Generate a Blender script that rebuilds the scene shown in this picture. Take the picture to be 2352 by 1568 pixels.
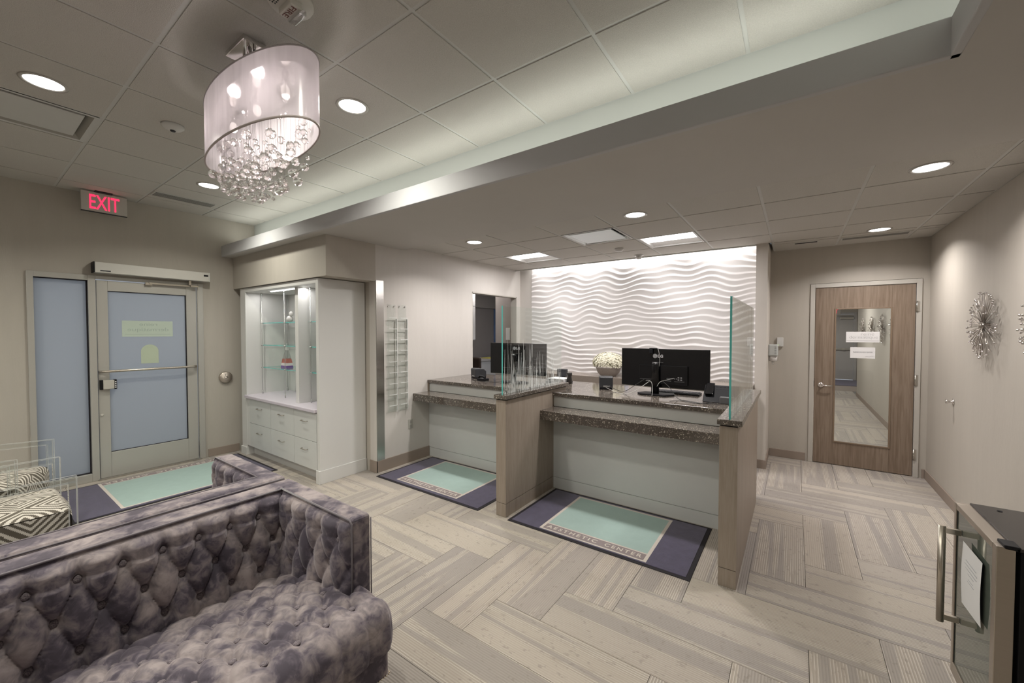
import bpy, bmesh, math, random
from mathutils import Vector, Matrix
random.seed(7)
S=bpy.context.scene
for o in list(bpy.data.objects): bpy.data.objects.remove(o)
COL=S.collection
PI=math.pi
# ------------------------------------------------------------ camera
cd=bpy.data.cameras.new('camera'); cam=bpy.data.objects.new('camera',cd); COL.objects.link(cam)
cd.sensor_width=36; cd.lens=36*916.9/2352; cd.clip_start=.02; cd.clip_end=200
cam.location=(0,0,1.6); cam.rotation_euler=(math.radians(90-1.3895),0,math.radians(35.3546))
S.camera=cam
# ------------------------------------------------------------ view / world
S.view_settings.view_transform='Standard'; S.view_settings.look='None'
S.view_settings.gamma=1; S.view_settings.exposure=0.20; S.view_settings.use_curve_mapping=False
cy_=S.cycles; cy_.max_bounces=8; cy_.diffuse_bounces=4; cy_.glossy_bounces=3; cy_.transmission_bounces=6; cy_.transparent_max_bounces=16; cy_.use_adaptive_sampling=True; cy_.adaptive_threshold=.03; cy_.caustics_reflective=False; cy_.caustics_refractive=False
w=bpy.data.worlds.new('world'); S.world=w; w.use_nodes=True
bg=w.node_tree.nodes['Background']; bg.inputs[0].default_value=(.80,.87,1,1); bg.inputs[1].default_value=.70
# ------------------------------------------------------------ lights
def area(name,loc,sx,sy,power,col=(1,.93,.86),rot=(0,0,0),shape='RECTANGLE',spread=PI):
    l=bpy.data.lights.new(name,'AREA'); l.shape=shape; l.size=sx
    if shape in('RECTANGLE','ELLIPSE'): l.size_y=sy
    l.energy=power; l.color=col; l.spread=spread
    o=bpy.data.objects.new(name,l); o.location=loc; o.rotation_euler=rot; COL.objects.link(o); return o
K=1.3
CANS_UP=[(-3.61,.35),(-2.36,1.54),(-4.80,1.53),(-1.15,.35),(-2.36,-.87),(-4.80,-.87)]
CANS_LOW=[(-1.158,3.50),(-3.01,3.50),(.673,3.56),(.674,5.42),(.72,1.2),(.72,-1.4),(.72,-3.2)]
for x,y in CANS_UP: area('downlight_lamp',(x,y,3.035),.15,0,12*K,(1,.98,.87),shape='DISK',spread=2.5)
for x,y in CANS_LOW: area('downlight_lamp',(x,y,2.60),.15,0,11*K,(1,.95,.92),shape='DISK',spread=2.5)
for x in(-3.0,-1.135): area('troffer_lamp',(x,4.72,2.59),.5,.5,14*K,(1,.96,.95))
area('wall_wash_lamp',(-2.0,5.585,2.69),3.1,.03,9.5*K,(1,.97,.96),rot=(math.radians(12),0,0))
area('cove_lamp',(-2.85,2.26,2.76),6.3,.05,7*K,(.98,1,.90),rot=(math.radians(178),0,0))
area('cove_lamp',(.58,-1.0,2.76),.05,6.6,8*K,(.98,1,.9),rot=(math.radians(180),0,0))
area('cabinet_led_lamp',(-4.95,2.36,2.10),1.5,.03,3.8*K,(1,.98,.95))
area('office_lamp',(-5.0,5.6,2.60),.6,.6,18*K,(1,.93,.9))
area('rear_fill_light',(-3.0,-2.6,3.02),3.5,1.2,30*K,(1,.96,.9))  # added fill without a fixture, lifts the room from behind the camera
for y in(8.2,11.2,15.2): area('corridor_lamp',(.3,y,2.55),.3,.3,26*K,(1,.95,.92))
for dx in(-.3,0,.3):
    l=bpy.data.lights.new('chandelier_bulb_lamp','POINT'); l.energy=1.0*K; l.color=(1,.91,.88); l.shadow_soft_size=.03
    o=bpy.data.objects.new('chandelier_bulb_lamp',l); o.location=(-2.31+dx,.96,2.70); COL.objects.link(o)
# ------------------------------------------------------------ materials
MATS={}
def nodes(m): 
    m.use_nodes=True; return m.node_tree.nodes, m.node_tree.links
def P(name,col,rough=.6,metal=0,var=0,vs=8,bump=0,bs=60,emit=0,ecol=None,sheen=0,coat=0,trans=0,spec=.5,stretch=None):
    if name in MATS: return MATS[name]
    m=bpy.data.materials.new(name); N,L=nodes(m); b=N['Principled BSDF']
    b.inputs['Base Color'].default_value=(*col,1); b.inputs['Roughness'].default_value=rough
    b.inputs['Metallic'].default_value=metal; b.inputs['Specular IOR Level'].default_value=spec
    if sheen: b.inputs['Sheen Weight'].default_value=sheen
    if coat: b.inputs['Coat Weight'].default_value=coat; b.inputs['Coat Roughness'].default_value=.05
    if trans: b.inputs['Transmission Weight'].default_value=trans
    if emit: b.inputs['Emission Color'].default_value=(*(ecol or col),1); b.inputs['Emission Strength'].default_value=emit
    tc=N.new('ShaderNodeTexCoord'); src=tc.outputs['Object']
    if stretch:
        mp=N.new('ShaderNodeMapping'); mp.inputs['Scale'].default_value=stretch; L.new(src,mp.inputs[0]); src=mp.outputs[0]
    n=N.new('ShaderNodeTexNoise'); n.inputs['Scale'].default_value=vs; n.inputs['Detail'].default_value=4; L.new(src,n.inputs['Vector'])
    if var:
        r=N.new('ShaderNodeMix'); r.data_type='RGBA'; a=[max(0,c*(1-var)) for c in col]; d=[min(1,c*(1+var)) for c in col]
        r.inputs[6].default_value=(*a,1); r.inputs[7].default_value=(*d,1); L.new(n.outputs['Fac'],r.inputs[0]); L.new(r.outputs[2],b.inputs['Base Color'])
    if bump:
        n2=N.new('ShaderNodeTexNoise'); n2.inputs['Scale'].default_value=bs; n2.inputs['Detail'].default_value=3; L.new(src,n2.inputs['Vector'])
        bp=N.new('ShaderNodeBump'); bp.inputs['Strength'].default_value=bump; bp.inputs['Distance'].default_value=.01
        L.new(n2.outputs['Fac'],bp.inputs['Height']); L.new(bp.outputs[0],b.inputs['Normal'])
    MATS[name]=m; return m
def emis(name,col,st):
    m=bpy.data.materials.new(name); N,L=nodes(m); N.remove(N['Principled BSDF']); e=N.new('ShaderNodeEmission')
    e.inputs[0].default_value=(*col,1); e.inputs[1].default_value=st; L.new(e.outputs[0],N['Material Output'].inputs[0]); return m
def clearmat(name,tint,fac=.1,rough=.02,ior=1.45,base=None):
    m=bpy.data.materials.new(name); N,L=nodes(m); N.remove(N['Principled BSDF'])
    t=N.new('ShaderNodeBsdfTransparent'); t.inputs[0].default_value=(*tint,1)
    g=N.new('ShaderNodeBsdfGlossy'); g.inputs['Roughness'].default_value=rough; g.inputs[0].default_value=(1,1,1,1)
    f=N.new('ShaderNodeLayerWeight'); f.inputs[0].default_value=.5
    p_=N.new('ShaderNodeMath'); p_.operation='POWER'; p_.inputs[1].default_value=5 if ior<1.6 else 2.2; L.new(f.outputs['Facing'],p_.inputs[0])
    a=N.new('ShaderNodeMath'); a.operation='MULTIPLY_ADD'; a.use_clamp=True; a.inputs[1].default_value=.85; a.inputs[2].default_value=fac+.025; L.new(p_.outputs[0],a.inputs[0])
    x=N.new('ShaderNodeMixShader'); L.new(a.outputs[0],x.inputs[0]); L.new(t.outputs[0],x.inputs[1]); L.new(g.outputs[0],x.inputs[2])
    L.new(x.outputs[0],N['Material Output'].inputs[0]); return m
WALL=P('wallcovering greige',(.465,.43,.38),.75,var=.05,vs=14,bump=.12,bs=160,stretch=(1,1,.12))
WALLW=P('wallcovering light',(.60,.57,.535),.75,var=.04,vs=14,bump=.1,bs=160,stretch=(1,1,.12))
GYP=P('painted gypsum',(.52,.50,.475),.8,var=.03,vs=3,bump=.04)
COVEP=P('cove paint',(.60,.62,.60),.8,var=.02,vs=3)
TILE=P('ceiling tile',(.55,.53,.495),.95,var=.13,vs=150,bump=.5,bs=260)
TEE=P('ceiling tee metal',(.55,.55,.53),.5,var=.03)
WHITE=P('white laminate',(.62,.615,.60),.45,var=.02,vs=5)
LAMW=P('pale grey white laminate',(.60,.61,.60),.4,var=.02,vs=5)
BASE=P('taupe rubber base',(.30,.245,.205),.6,var=.05)
STEEL=P('brushed steel',(.62,.60,.56),.28,1,bump=.05,bs=200,stretch=(1,1,30))
CHROME=P('polished chrome',(.78,.76,.75),.1,1,var=.02)
NICK=P('satin nickel',(.55,.50,.43),.3,1,var=.03)
BLK=P('black plastic',(.010,.010,.012),.5,var=.2,vs=20,spec=.2)
BLKG=P('glossy black plastic',(.006,.006,.007),.22,var=.2,vs=20)
BLK2=P('soft black plastic',(.04,.04,.045),.5,var=.2,vs=20,spec=.25)
TRIMW=P('door frame paint',(.50,.475,.43),.5,var=.03)
ALUM=P('aluminium door frame',(.50,.485,.45),.38,.35,var=.03,vs=4)
PAPER=P('paper',(.75,.74,.74),.8,var=.02)
CREAM=P('cream cord',(.7,.62,.56),.9,var=.05,vs=60)
STONE=None
def speck():
    m=bpy.data.materials.new('speckled quartz'); N,L=nodes(m); b=N['Principled BSDF']
    tc=N.new('ShaderNodeTexCoord'); v=N.new('ShaderNodeTexVoronoi'); v.inputs['Scale'].default_value=160; L.new(tc.outputs['Object'],v.inputs['Vector'])
    r=N.new('ShaderNodeValToRGB'); r.color_ramp.interpolation='CONSTANT'; L.new(v.outputs['Distance'],r.inputs[0])
    sep=N.new('ShaderNodeSeparateColor'); L.new(v.outputs['Color'],sep.inputs[0])
    rc=N.new('ShaderNodeValToRGB'); rc.color_ramp.interpolation='CONSTANT'
    e=rc.color_ramp.elements; e[0].position=0; e[0].color=(.085,.071,.061,1); e[1].position=.40; e[1].color=(.115,.097,.083,1)
    for p_,c_ in((.76,(.09,.075,.062,1)),(.88,(.26,.225,.19,1)),(.965,(.62,.57,.48,1))):
        q=e.new(p_); q.color=c_
    L.new(sep.outputs[0],rc.inputs[0]); L.new(rc.outputs[0],b.inputs['Base Color'])
    b.inputs['Roughness'].default_value=.10; b.inputs['Specular IOR Level'].default_value=.9
    return m
STONE=speck()
def wood(name,c1,c2,scale=(1,1,.06),vs=60,axis=None):
    m=bpy.data.materials.new(name); N,L=nodes(m); b=N['Principled BSDF']
    tc=N.new('ShaderNodeTexCoord'); mp=N.new('ShaderNodeMapping'); mp.inputs['Scale'].default_value=scale; L.new(tc.outputs['Object'],mp.inputs[0])
    n=N.new('ShaderNodeTexNoise'); n.inputs['Scale'].default_value=vs; n.inputs['Detail'].default_value=6; n.inputs['Distortion'].default_value=.4; L.new(mp.outputs[0],n.inputs['Vector'])
    n3=N.new('ShaderNodeTexNoise'); n3.inputs['Scale'].default_value=vs*.15; n3.inputs['Detail'].default_value=2; L.new(mp.outputs[0],n3.inputs['Vector'])
    a=N.new('ShaderNodeMath'); a.operation='MULTIPLY_ADD'; a.inputs[1].default_value=.6; L.new(n.outputs['Fac'],a.inputs[0])
    s=N.new('ShaderNodeMath'); s.operation='MULTIPLY'; s.inputs[1].default_value=.4; L.new(n3.outputs['Fac'],s.inputs[0]); L.new(s.outputs[0],a.inputs[2])
    r=N.new('ShaderNodeValToRGB'); r.color_ramp.elements[0].position=.36; r.color_ramp.elements[1].position=.62
    r.color_ramp.elements[0].color=(*c1,1); r.color_ramp.elements[1].color=(*c2,1); L.new(a.outputs[0],r.inputs[0]); L.new(r.outputs[0],b.inputs['Base Color'])
    b.inputs['Roughness'].default_value=.45
    bp=N.new('ShaderNodeBump'); bp.inputs['Strength'].default_value=.08; L.new(a.outputs[0],bp.inputs['Height']); L.new(bp.outputs[0],b.inputs['Normal'])
    return m
LAMT=wood('taupe woodgrain laminate',(.275,.225,.18),(.345,.29,.24),vs=110)
OAK=wood('taupe oak veneer',(.165,.115,.08),(.265,.205,.155),vs=55)
def frosted():
    m=bpy.data.materials.new('frosted film glass'); N,L=nodes(m); N.remove(N['Principled BSDF'])
    t=N.new('ShaderNodeBsdfTranslucent'); t.inputs[0].default_value=(.76,.785,.81,1)
    d=N.new('ShaderNodeBsdfDiffuse'); d.inputs[0].default_value=(.42,.44,.46,1)
    g=N.new('ShaderNodeBsdfGlossy'); g.inputs['Roughness'].default_value=.35
    x=N.new('ShaderNodeMixShader'); x.inputs[0].default_value=.4; L.new(t.outputs[0],x.inputs[1]); L.new(d.outputs[0],x.inputs[2])
    y=N.new('ShaderNodeMixShader'); y.inputs[0].default_value=.05; L.new(x.outputs[0],y.inputs[1]); L.new(g.outputs[0],y.inputs[2])
    n=N.new('ShaderNodeTexNoise'); n.inputs['Scale'].default_value=400; bp=N.new('ShaderNodeBump'); bp.inputs['Strength'].default_value=.05
    L.new(n.outputs['Fac'],bp.inputs['Height']); L.new(bp.outputs[0],g.inputs['Normal'])
    L.new(y.outputs[0],N['Material Output'].inputs[0]); return m
FROST=frosted()
GLASS=clearmat('clear glass face',(.955,.98,.97),.015)
GEDGE=P('teal glass edge',(.12,.58,.55),.2,spec=.8,var=.05)
ACRY=clearmat('clear acrylic',(.975,.985,.98),.0)
ACRE=P('acrylic lit edge',(.74,.75,.73),.12,spec=.9,var=.05)
def crystal():
    m=bpy.data.materials.new('crystal'); N,L=nodes(m); N.remove(N['Principled BSDF'])
    g=N.new('ShaderNodeBsdfGlass'); g.inputs['IOR'].default_value=1.42; g.inputs['Roughness'].default_value=0; g.inputs[0].default_value=(1,.985,.98,1)
    t=N.new('ShaderNodeBsdfTransparent'); x=N.new('ShaderNodeMixShader'); x.inputs[0].default_value=.25; L.new(g.outputs[0],x.inputs[1]); L.new(t.outputs[0],x.inputs[2])
    L.new(x.outputs[0],N['Material Output'].inputs[0]); return m
BALLM=crystal()
MIRR=P('mirror glass',(.66,.645,.63),.015,1,var=.01)
def velvet():
    m=bpy.data.materials.new('crushed velvet'); N,L=nodes(m); b=N['Principled BSDF']
    tc=N.new('ShaderNodeTexCoord')
    def nz(sc,det,dist,ro=.55):
        n=N.new('ShaderNodeTexNoise'); n.inputs['Scale'].default_value=sc; n.inputs['Detail'].default_value=det; n.inputs['Distortion'].default_value=dist; n.inputs['Roughness'].default_value=ro; L.new(tc.outputs['Object'],n.inputs['Vector']); return n.outputs['Fac']
    def ma(op,a,b_,c=0):
        q=N.new('ShaderNodeMath'); q.operation=op; L.new(a,q.inputs[0])
        if isinstance(b_,(int,float)): q.inputs[1].default_value=b_
        else: L.new(b_,q.inputs[1])
        if isinstance(c,(int,float)): q.inputs[2].default_value=c
        else: L.new(c,q.inputs[2])
        return q.outputs[0]
    f=ma('MULTIPLY_ADD',nz(6.0,4,.35,.55),.62,ma('MULTIPLY',nz(19,5,.8,.6),.38))
    r=N.new('ShaderNodeValToRGB'); e=r.color_ramp.elements; e[0].position=.41; e[0].color=(.068,.057,.073,1); e[1].position=.61; e[1].color=(.32,.272,.27,1)
    for p_,c_ in((.45,(.095,.08,.10)),(.48,(.145,.122,.14)),(.515,(.19,.162,.172)),(.555,(.25,.212,.216))):
        q=e.new(p_); q.color=(*c_,1)
    L.new(f,r.inputs[0]); L.new(r.outputs[0],b.inputs['Base Color'])
    b.inputs['Roughness'].default_value=.7; b.inputs['Sheen Weight'].default_value=.45; b.inputs['Sheen Roughness'].default_value=.35
    b.inputs['Sheen Tint'].default_value=(.88,.82,.86,1); b.inputs['Specular IOR Level'].default_value=.2
    bp=N.new('ShaderNodeBump'); bp.inputs['Strength'].default_value=.22; bp.inputs['Distance'].default_value=.008; L.new(nz(11,3,.4),bp.inputs['Height']); L.new(bp.outputs[0],b.inputs['Normal'])
    return m
VELV=velvet()
VPIPE=P('velvet piping',(.13,.11,.125),.7,var=.2,vs=30,sheen=.4)
GOLD=P('champagne nailhead',(.70,.60,.45),.25,1,var=.1)
def carpet():
    # stripes run along the plank's own Y; each plank picks its own tone and streak layout
    m=bpy.data.materials.new('striped carpet plank'); N,L=nodes(m); b=N['Principled BSDF']
    tc=N.new('ShaderNodeTexCoord'); oi=N.new('ShaderNodeObjectInfo'); sx=N.new('ShaderNodeSeparateXYZ'); L.new(tc.outputs['Object'],sx.inputs[0])
    def M(op,a,b_=None,c=None):
        n=N.new('ShaderNodeMath'); n.operation=op
        for i,v in enumerate((a,b_,c)):
            if v is None: continue
            if isinstance(v,(int,float)): n.inputs[i].default_value=v
            else: L.new(v,n.inputs[i])
        return n.outputs[0]
    rnd=oi.outputs['Random']
    off=M('MULTIPLY',rnd,37.0)
    def noise(x,y,scale,det=3):
        c=N.new('ShaderNodeCombineXYZ'); L.new(x,c.inputs[0]); L.new(y,c.inputs[1]); L.new(off,c.inputs[2])
        n=N.new('ShaderNodeTexNoise'); n.inputs['Scale'].default_value=scale; n.inputs['Detail'].default_value=det; L.new(c.outputs[0],n.inputs['Vector']); return n.outputs['Fac']
    X,Y=sx.outputs[0],sx.outputs[1]
    ys=M('MULTIPLY',Y,.25)
    band=noise(X,M('MULTIPLY',Y,.03),6.4,.8)          # broad bands
    line=M('SINE',M('MULTIPLY',X,2*PI/.0125))        # fine ribs
    brk=noise(M('MULTIPLY',X,6),Y,7.0,4)             # breaks of the ribs
    dirt=noise(M('MULTIPLY',X,1.6),M('MULTIPLY',Y,1.0),26,5)
    # rib visible where band in mid range
    def ramp(v,els,inter='LINEAR'):
        r=N.new('ShaderNodeValToRGB'); r.color_ramp.interpolation=inter; e=r.color_ramp.elements
        e[0].position,e[0].color=els[0][0],(*els[0][1],1); e[1].position,e[1].color=els[-1][0],(*els[-1][1],1)
        for p_,c_ in els[1:-1]: q=e.new(p_); q.color=(*c_,1)
        L.new(v,r.inputs[0]); return r.outputs[0]
    g=lambda v:(v,v,v)
    basec=ramp(band,[(.30,(.415,.371,.322)),(.39,(.41,.366,.318)),(.42,(.375,.333,.288)),(.465,(.375,.335,.29)),(.48,(.336,.304,.276)),(.56,(.328,.298,.273)),(.575,(.372,.332,.29)),(.63,(.38,.335,.29)),(.65,(.43,.385,.335))])
    tone=N.new('ShaderNodeMix'); tone.data_type='RGBA'; tone.blend_type='MULTIPLY'; tone.inputs[0].default_value=1
    L.new(basec,tone.inputs[6]); t2=ramp(rnd,[(0,(.86,.855,.87)),(.5,(.93,.915,.895)),(1,(1.0,.985,.96))]); L.new(t2,tone.inputs[7])
    lit=M('MULTIPLY',ramp(line,[(.35,g(0)),(.75,g(1))]),ramp(brk,[(.36,g(.1)),(.46,g(1))]))
    lit=M('MULTIPLY',lit,ramp(band,[(.28,g(.3)),(.405,g(.3)),(.415,g(1)),(.468,g(1)),(.482,g(.1)),(.558,g(.1)),(.572,g(1)),(.63,g(1)),(.65,g(.3))]))
    mx=N.new('ShaderNodeMix'); mx.data_type='RGBA'; L.new(M('MULTIPLY',lit,.9),mx.inputs[0]); L.new(tone.outputs[2],mx.inputs[6]); mx.inputs[7].default_value=(.52,.475,.42,1)
    sp=ramp(dirt,[(.0,g(.0)),(.615,g(0)),(.66,g(.38)),(.8,g(.45))])
    md=N.new('ShaderNodeMix'); md.data_type='RGBA'; L.new(sp,md.inputs[0]); L.new(mx.outputs[2],md.inputs[6]); md.inputs[7].default_value=(.20,.175,.15,1)
    L.new(md.outputs[2],b.inputs['Base Color']); b.inputs['Roughness'].default_value=.9; b.inputs['Sheen Weight'].default_value=.2; b.inputs['Specular IOR Level'].default_value=.15
    bp=N.new('ShaderNodeBump'); bp.inputs['Strength'].default_value=.35; bp.inputs['Distance'].default_value=.003; L.new(M('ADD',line,brk),bp.inputs['Height']); L.new(bp.outputs[0],b.inputs['Normal'])
    return m
CARP=carpet()
NAVY=P('navy mat pile',(.062,.052,.10),.95,var=.35,vs=18,bump=.4,bs=300,sheen=.3)
RUB=P('black rubber edge',(.015,.012,.016),.8,var=.2)
TEAL=P('teal mat pile',(.36,.475,.445),.95,var=.06,vs=12,bump=.4,bs=300)
MGREY=P('mauve grey mat pile',(.27,.225,.225),.95,var=.08,vs=30,bump=.4,bs=300)
MCREAM=P('cream mat pile',(.60,.54,.49),.95,var=.05,vs=30,bump=.3,bs=300)
WAVE=P('white wave panel',(.72,.695,.685),.5,var=.015,vs=4)
LENS=emis('lit lens',(1,.97,.93),9); LENS2=emis('lit troffer lens',(1,.97,.95),5.5); RED=emis('red exit letters',(1,.03,.09),1.6)
# ------------------------------------------------------------ mesh helpers
ORG={}
class MB:
    def __init__(s): s.b=bmesh.new()
    def box(s,x0,x1,y0,y1,z0,z1,mi=0,M=None):
        co=[(x,y,z) for x in(x0,x1) for y in(y0,y1) for z in(z0,z1)]
        v=[s.b.verts.new(M@Vector(c) if M else c) for c in co]
        for f in((0,1,3,2),(4,6,7,5),(0,4,5,1),(2,3,7,6),(0,2,6,4),(1,5,7,3)):
            q=s.b.faces.new([v[i] for i in f]); q.material_index=mi
        return s
    def cyl(s,p0,p1,r,n=12,r1=None,mi=0,caps=True):
        p0,p1=Vector(p0),Vector(p1); r1=r if r1 is None else r1; d=(p1-p0).normalized()
        a=d.orthogonal().normalized(); b=d.cross(a); A=[];B=[]
        for i in range(n):
            t=2*PI*i/n; o=a*math.cos(t)+b*math.sin(t); A.append(s.b.verts.new(p0+o*r)); B.append(s.b.verts.new(p1+o*r1))
        for i in range(n):
            j=(i+1)%n; f=s.b.faces.new((A[i],A[j],B[j],B[i])); f.material_index=mi; f.smooth=True
        if caps:
            f=s.b.faces.new(A[::-1]); f.material_index=mi; f=s.b.faces.new(B); f.material_index=mi
        return s
    def tube(s,pts,r,n=8,mi=0):
        pts=[Vector(p) for p in pts]; rings=[]; prev=None
        for i,p in enumerate(pts):
            d=(pts[min(i+1,len(pts)-1)]-pts[max(i-1,0)]).normalized()
            a=(prev-d*prev.dot(d)).normalized() if prev and (prev-d*prev.dot(d)).length>1e-4 else d.orthogonal().normalized()
            prev=a; b=d.cross(a); rings.append([s.b.verts.new(p+(a*math.cos(2*PI*k/n)+b*math.sin(2*PI*k/n))*r) for k in range(n)])
        for A,B in zip(rings,rings[1:]):
            for k in range(n):
                f=s.b.faces.new((A[k],A[(k+1)%n],B[(k+1)%n],B[k])); f.smooth=True; f.material_index=mi
        s.b.faces.new(rings[0][::-1]); s.b.faces.new(rings[-1]); return s
    def sph(s,c,r,sub=1,sc=(1,1,1),mi=0):
        m=Matrix.Translation(c)@Matrix.Diagonal((sc[0]*r,sc[1]*r,sc[2]*r,1))
        g=bmesh.ops.create_icosphere(s.b,subdivisions=sub,radius=1,matrix=m)
        for f in {f for v in g['verts'] for f in v.link_faces}: f.smooth=True; f.material_index=mi
        return s
    def prism(s,pts,d,mi=0):      # closed polygon pts (3D) extruded by vector d
        d=Vector(d); A=[s.b.verts.new(p) for p in pts]; B=[s.b.verts.new(Vector(p)+d) for p in pts]; n=len(A)
        s.b.faces.new(A[::-1]).material_index=mi; s.b.faces.new(B).material_index=mi
        for i in range(n): s.b.faces.new((A[i],A[(i+1)%n],B[(i+1)%n],B[i])).material_index=mi
        return s
    def lathe(s,prof,c=(0,0,0),n=24,axis='z',mi=0,sx=1,sy=1):
        c=Vector(c); R=[]
        for r,z in prof:
            ring=[]
            for i in range(n):
                t=2*PI*i/n; p=(r*math.cos(t)*sx,r*math.sin(t)*sy,z)
                if axis=='x': p=(p[2],p[0],p[1])
                if axis=='y': p=(p[0],p[2],p[1])
                ring.append(s.b.verts.new(c+Vector(p)))
            R.append(ring)
        for A,B in zip(R,R[1:]):
            for i in range(n):
                f=s.b.faces.new((A[i],A[(i+1)%n],B[(i+1)%n],B[i])); f.smooth=True; f.material_index=mi
        s.b.faces.new(R[0][::-1]).material_index=mi; s.b.faces.new(R[-1]).material_index=mi
        return s
    def grid(s,fn,nu,nv,mi=0,mif=None):
        V=[[s.b.verts.new(fn(i/nu,j/nv)) for j in range(nv+1)] for i in range(nu+1)]
        for i in range(nu):
            for j in range(nv):
                f=s.b.faces.new((V[i][j],V[i+1][j],V[i+1][j+1],V[i][j+1])); f.smooth=True
                f.material_index=mif(i,j) if mif else mi
        return s
    def build(s,name,mats,parent=None,bevel=0,kind=None,seg=2,local=False,norm=True):
        me=bpy.data.meshes.new(name)
        if norm: bmesh.ops.recalc_face_normals(s.b,faces=s.b.faces)
        s.b.to_mesh(me); s.b.free()
        for m in (mats if isinstance(mats,(list,tuple)) else [mats]): me.materials.append(m)
        return link(me,name,parent,bevel,kind,seg,local)
def link(me,name,parent=None,bevel=0,kind=None,seg=2,local=False):
    o=bpy.data.objects.new(name,me); COL.objects.link(o)
    if parent:
        org=ORG.get(parent.name,Vector((0,0,0)))
        if not local: me.transform(Matrix.Translation(-org))
        o.parent=parent; ORG[o.name]=org.copy()
    if kind: o['kind']=kind
    if bevel:
        b=o.modifiers.new('bevel','BEVEL'); b.width=bevel; b.segments=seg; b.limit_method='ANGLE'
        b.harden_normals=False
    return o
def tag(o,label,cat,group=None):
    o['label']=label; o['category']=cat
    if group: o['group']=group
    return o
def thing(name,loc,label,cat,group=None,rz=0):
    o=bpy.data.objects.new(name,None); COL.objects.link(o); o.location=loc; o.rotation_euler.z=rz; o.empty_display_size=.1
    ORG[o.name]=Vector(loc); return tag(o,label,cat,group)
def dup(o,parent=None):
    c=o.copy(); COL.objects.link(c)
    if parent: c.parent=parent
    for ch in list(o.children): dup(ch,c)
    return c
def bx(name,x0,x1,y0,y1,z0,z1,mat,parent=None,bevel=0,kind=None): return MB().box(x0,x1,y0,y1,z0,z1).build(name,mat,parent,bevel,kind)
def struct(name,x0,x1,y0,y1,z0,z1,mat,parent=None): return bx(name,x0,x1,y0,y1,z0,z1,mat,parent,0,None if parent else 'structure')
def text(s,size,mat,parent,M,name='lettering',ext=.0006,fit=None,spacing=1,bold=0):
    c=bpy.data.curves.new(name,'FONT'); c.body=s; c.size=size; c.align_x='CENTER'; c.align_y='CENTER'; c.extrude=ext; c.space_character=spacing; c.offset=bold; c.resolution_u=3
    t=bpy.data.objects.new(name,c); COL.objects.link(t); bpy.context.view_layer.update()
    me=bpy.data.meshes.new_from_object(t.evaluated_get(bpy.context.evaluated_depsgraph_get())); bpy.data.objects.remove(t)
    xs=[v.co.x for v in me.vertices]; ys=[v.co.y for v in me.vertices]
    if fit:
        me.transform(Matrix.Translation((-(max(xs)+min(xs))/2,-(max(ys)+min(ys))/2,0)))
        me.transform(Matrix.Diagonal((fit[0]/(max(xs)-min(xs)),fit[1]/(max(ys)-min(ys)),1,1)))
    me.transform(M); me.materials.append(mat); return link(me,name,parent)
def frame(loc,right,up):
    r=Vector(right).normalized(); u=Vector(up).normalized(); n=r.cross(u)
    return Matrix.Translation(loc)@Matrix(((r.x,u.x,n.x,0),(r.y,u.y,n.y,0),(r.z,u.z,n.z,0),(0,0,0,1)))
# ============================================================ STRUCTURE
ZU,ZT,ZS=3.06,2.625,2.577          # upper tiles, lower tiles, gypsum soffit
XL,XR,YB,YREAR=-6.11,1.18,6.13,-4.6
XB,YW=-3.85,5.67
# floor + herringbone carpet planks
floor=struct('floor',-7.2,1.4,YREAR-.1,8.3,-.12,-.012,P('floor screed',(.25,.22,.19),.9,var=.1))
W_,n_=.3025,3
planks={}
def plank(x0,x1,y0,y1,vert):
    if y0>YB:
        if x1<-.2: return
        cx0,cx1,cy0,cy1=max(x0,-.75),min(x1,1.27),max(y0,YB+.05),min(y1,14.0); par_=CF
    else: cx0,cx1,cy0,cy1=max(x0,XL),min(x1,XR),max(y0,YREAR),min(y1,YB+.05); par_=floor
    if cy1<-2.2 and cx0<.0: return
    if cx1-cx0<.02 or cy1-cy0<.02: return
    if (cx0+cx1)/2<-6.0 and cy0>2.9: return
    g=.0012; w,h=cx1-cx0-2*g,cy1-cy0-2*g
    if not vert: w,h=h,w
    k=(round(w,3),round(h,3))
    if k not in planks:
        b=MB().box(-w/2,w/2,-h/2,h/2,-.012,0); me=bpy.data.meshes.new('carpet_plank'); bmesh.ops.recalc_face_normals(b.b,faces=b.b.faces); b.b.to_mesh(me); b.b.free(); me.materials.append(CARP); planks[k]=me
    o=bpy.data.objects.new('carpet_plank',planks[k]); COL.objects.link(o); o.parent=par_
    o.location=((cx0+cx1)/2,(cy0+cy1)/2,random.uniform(-.0006,0)); o.rotation_euler.z=(0 if vert else PI/2)+(PI if random.random()<.5 else 0)
ox,oy=-.227-6*W_,3.075-6*W_       # lower left corner of an upright plank
CF=struct('floor_hall',-.8,1.3,YB+.12,14.0,-.11,-.0125,P('floor screed',(.25,.22,.19)))
for c in range(-20,14):
    for r in range(-28,60):
        X,Y=ox+c*W_,oy+r*W_
        if (c-r)%(2*n_)==0: plank(X,X+W_,Y,Y+n_*W_,True)
        if (c-r+1)%(2*n_)==2*n_-0 or (c-r-1)%(2*n_)==0: plank(X,X+n_*W_,Y,Y+W_,False)
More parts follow.
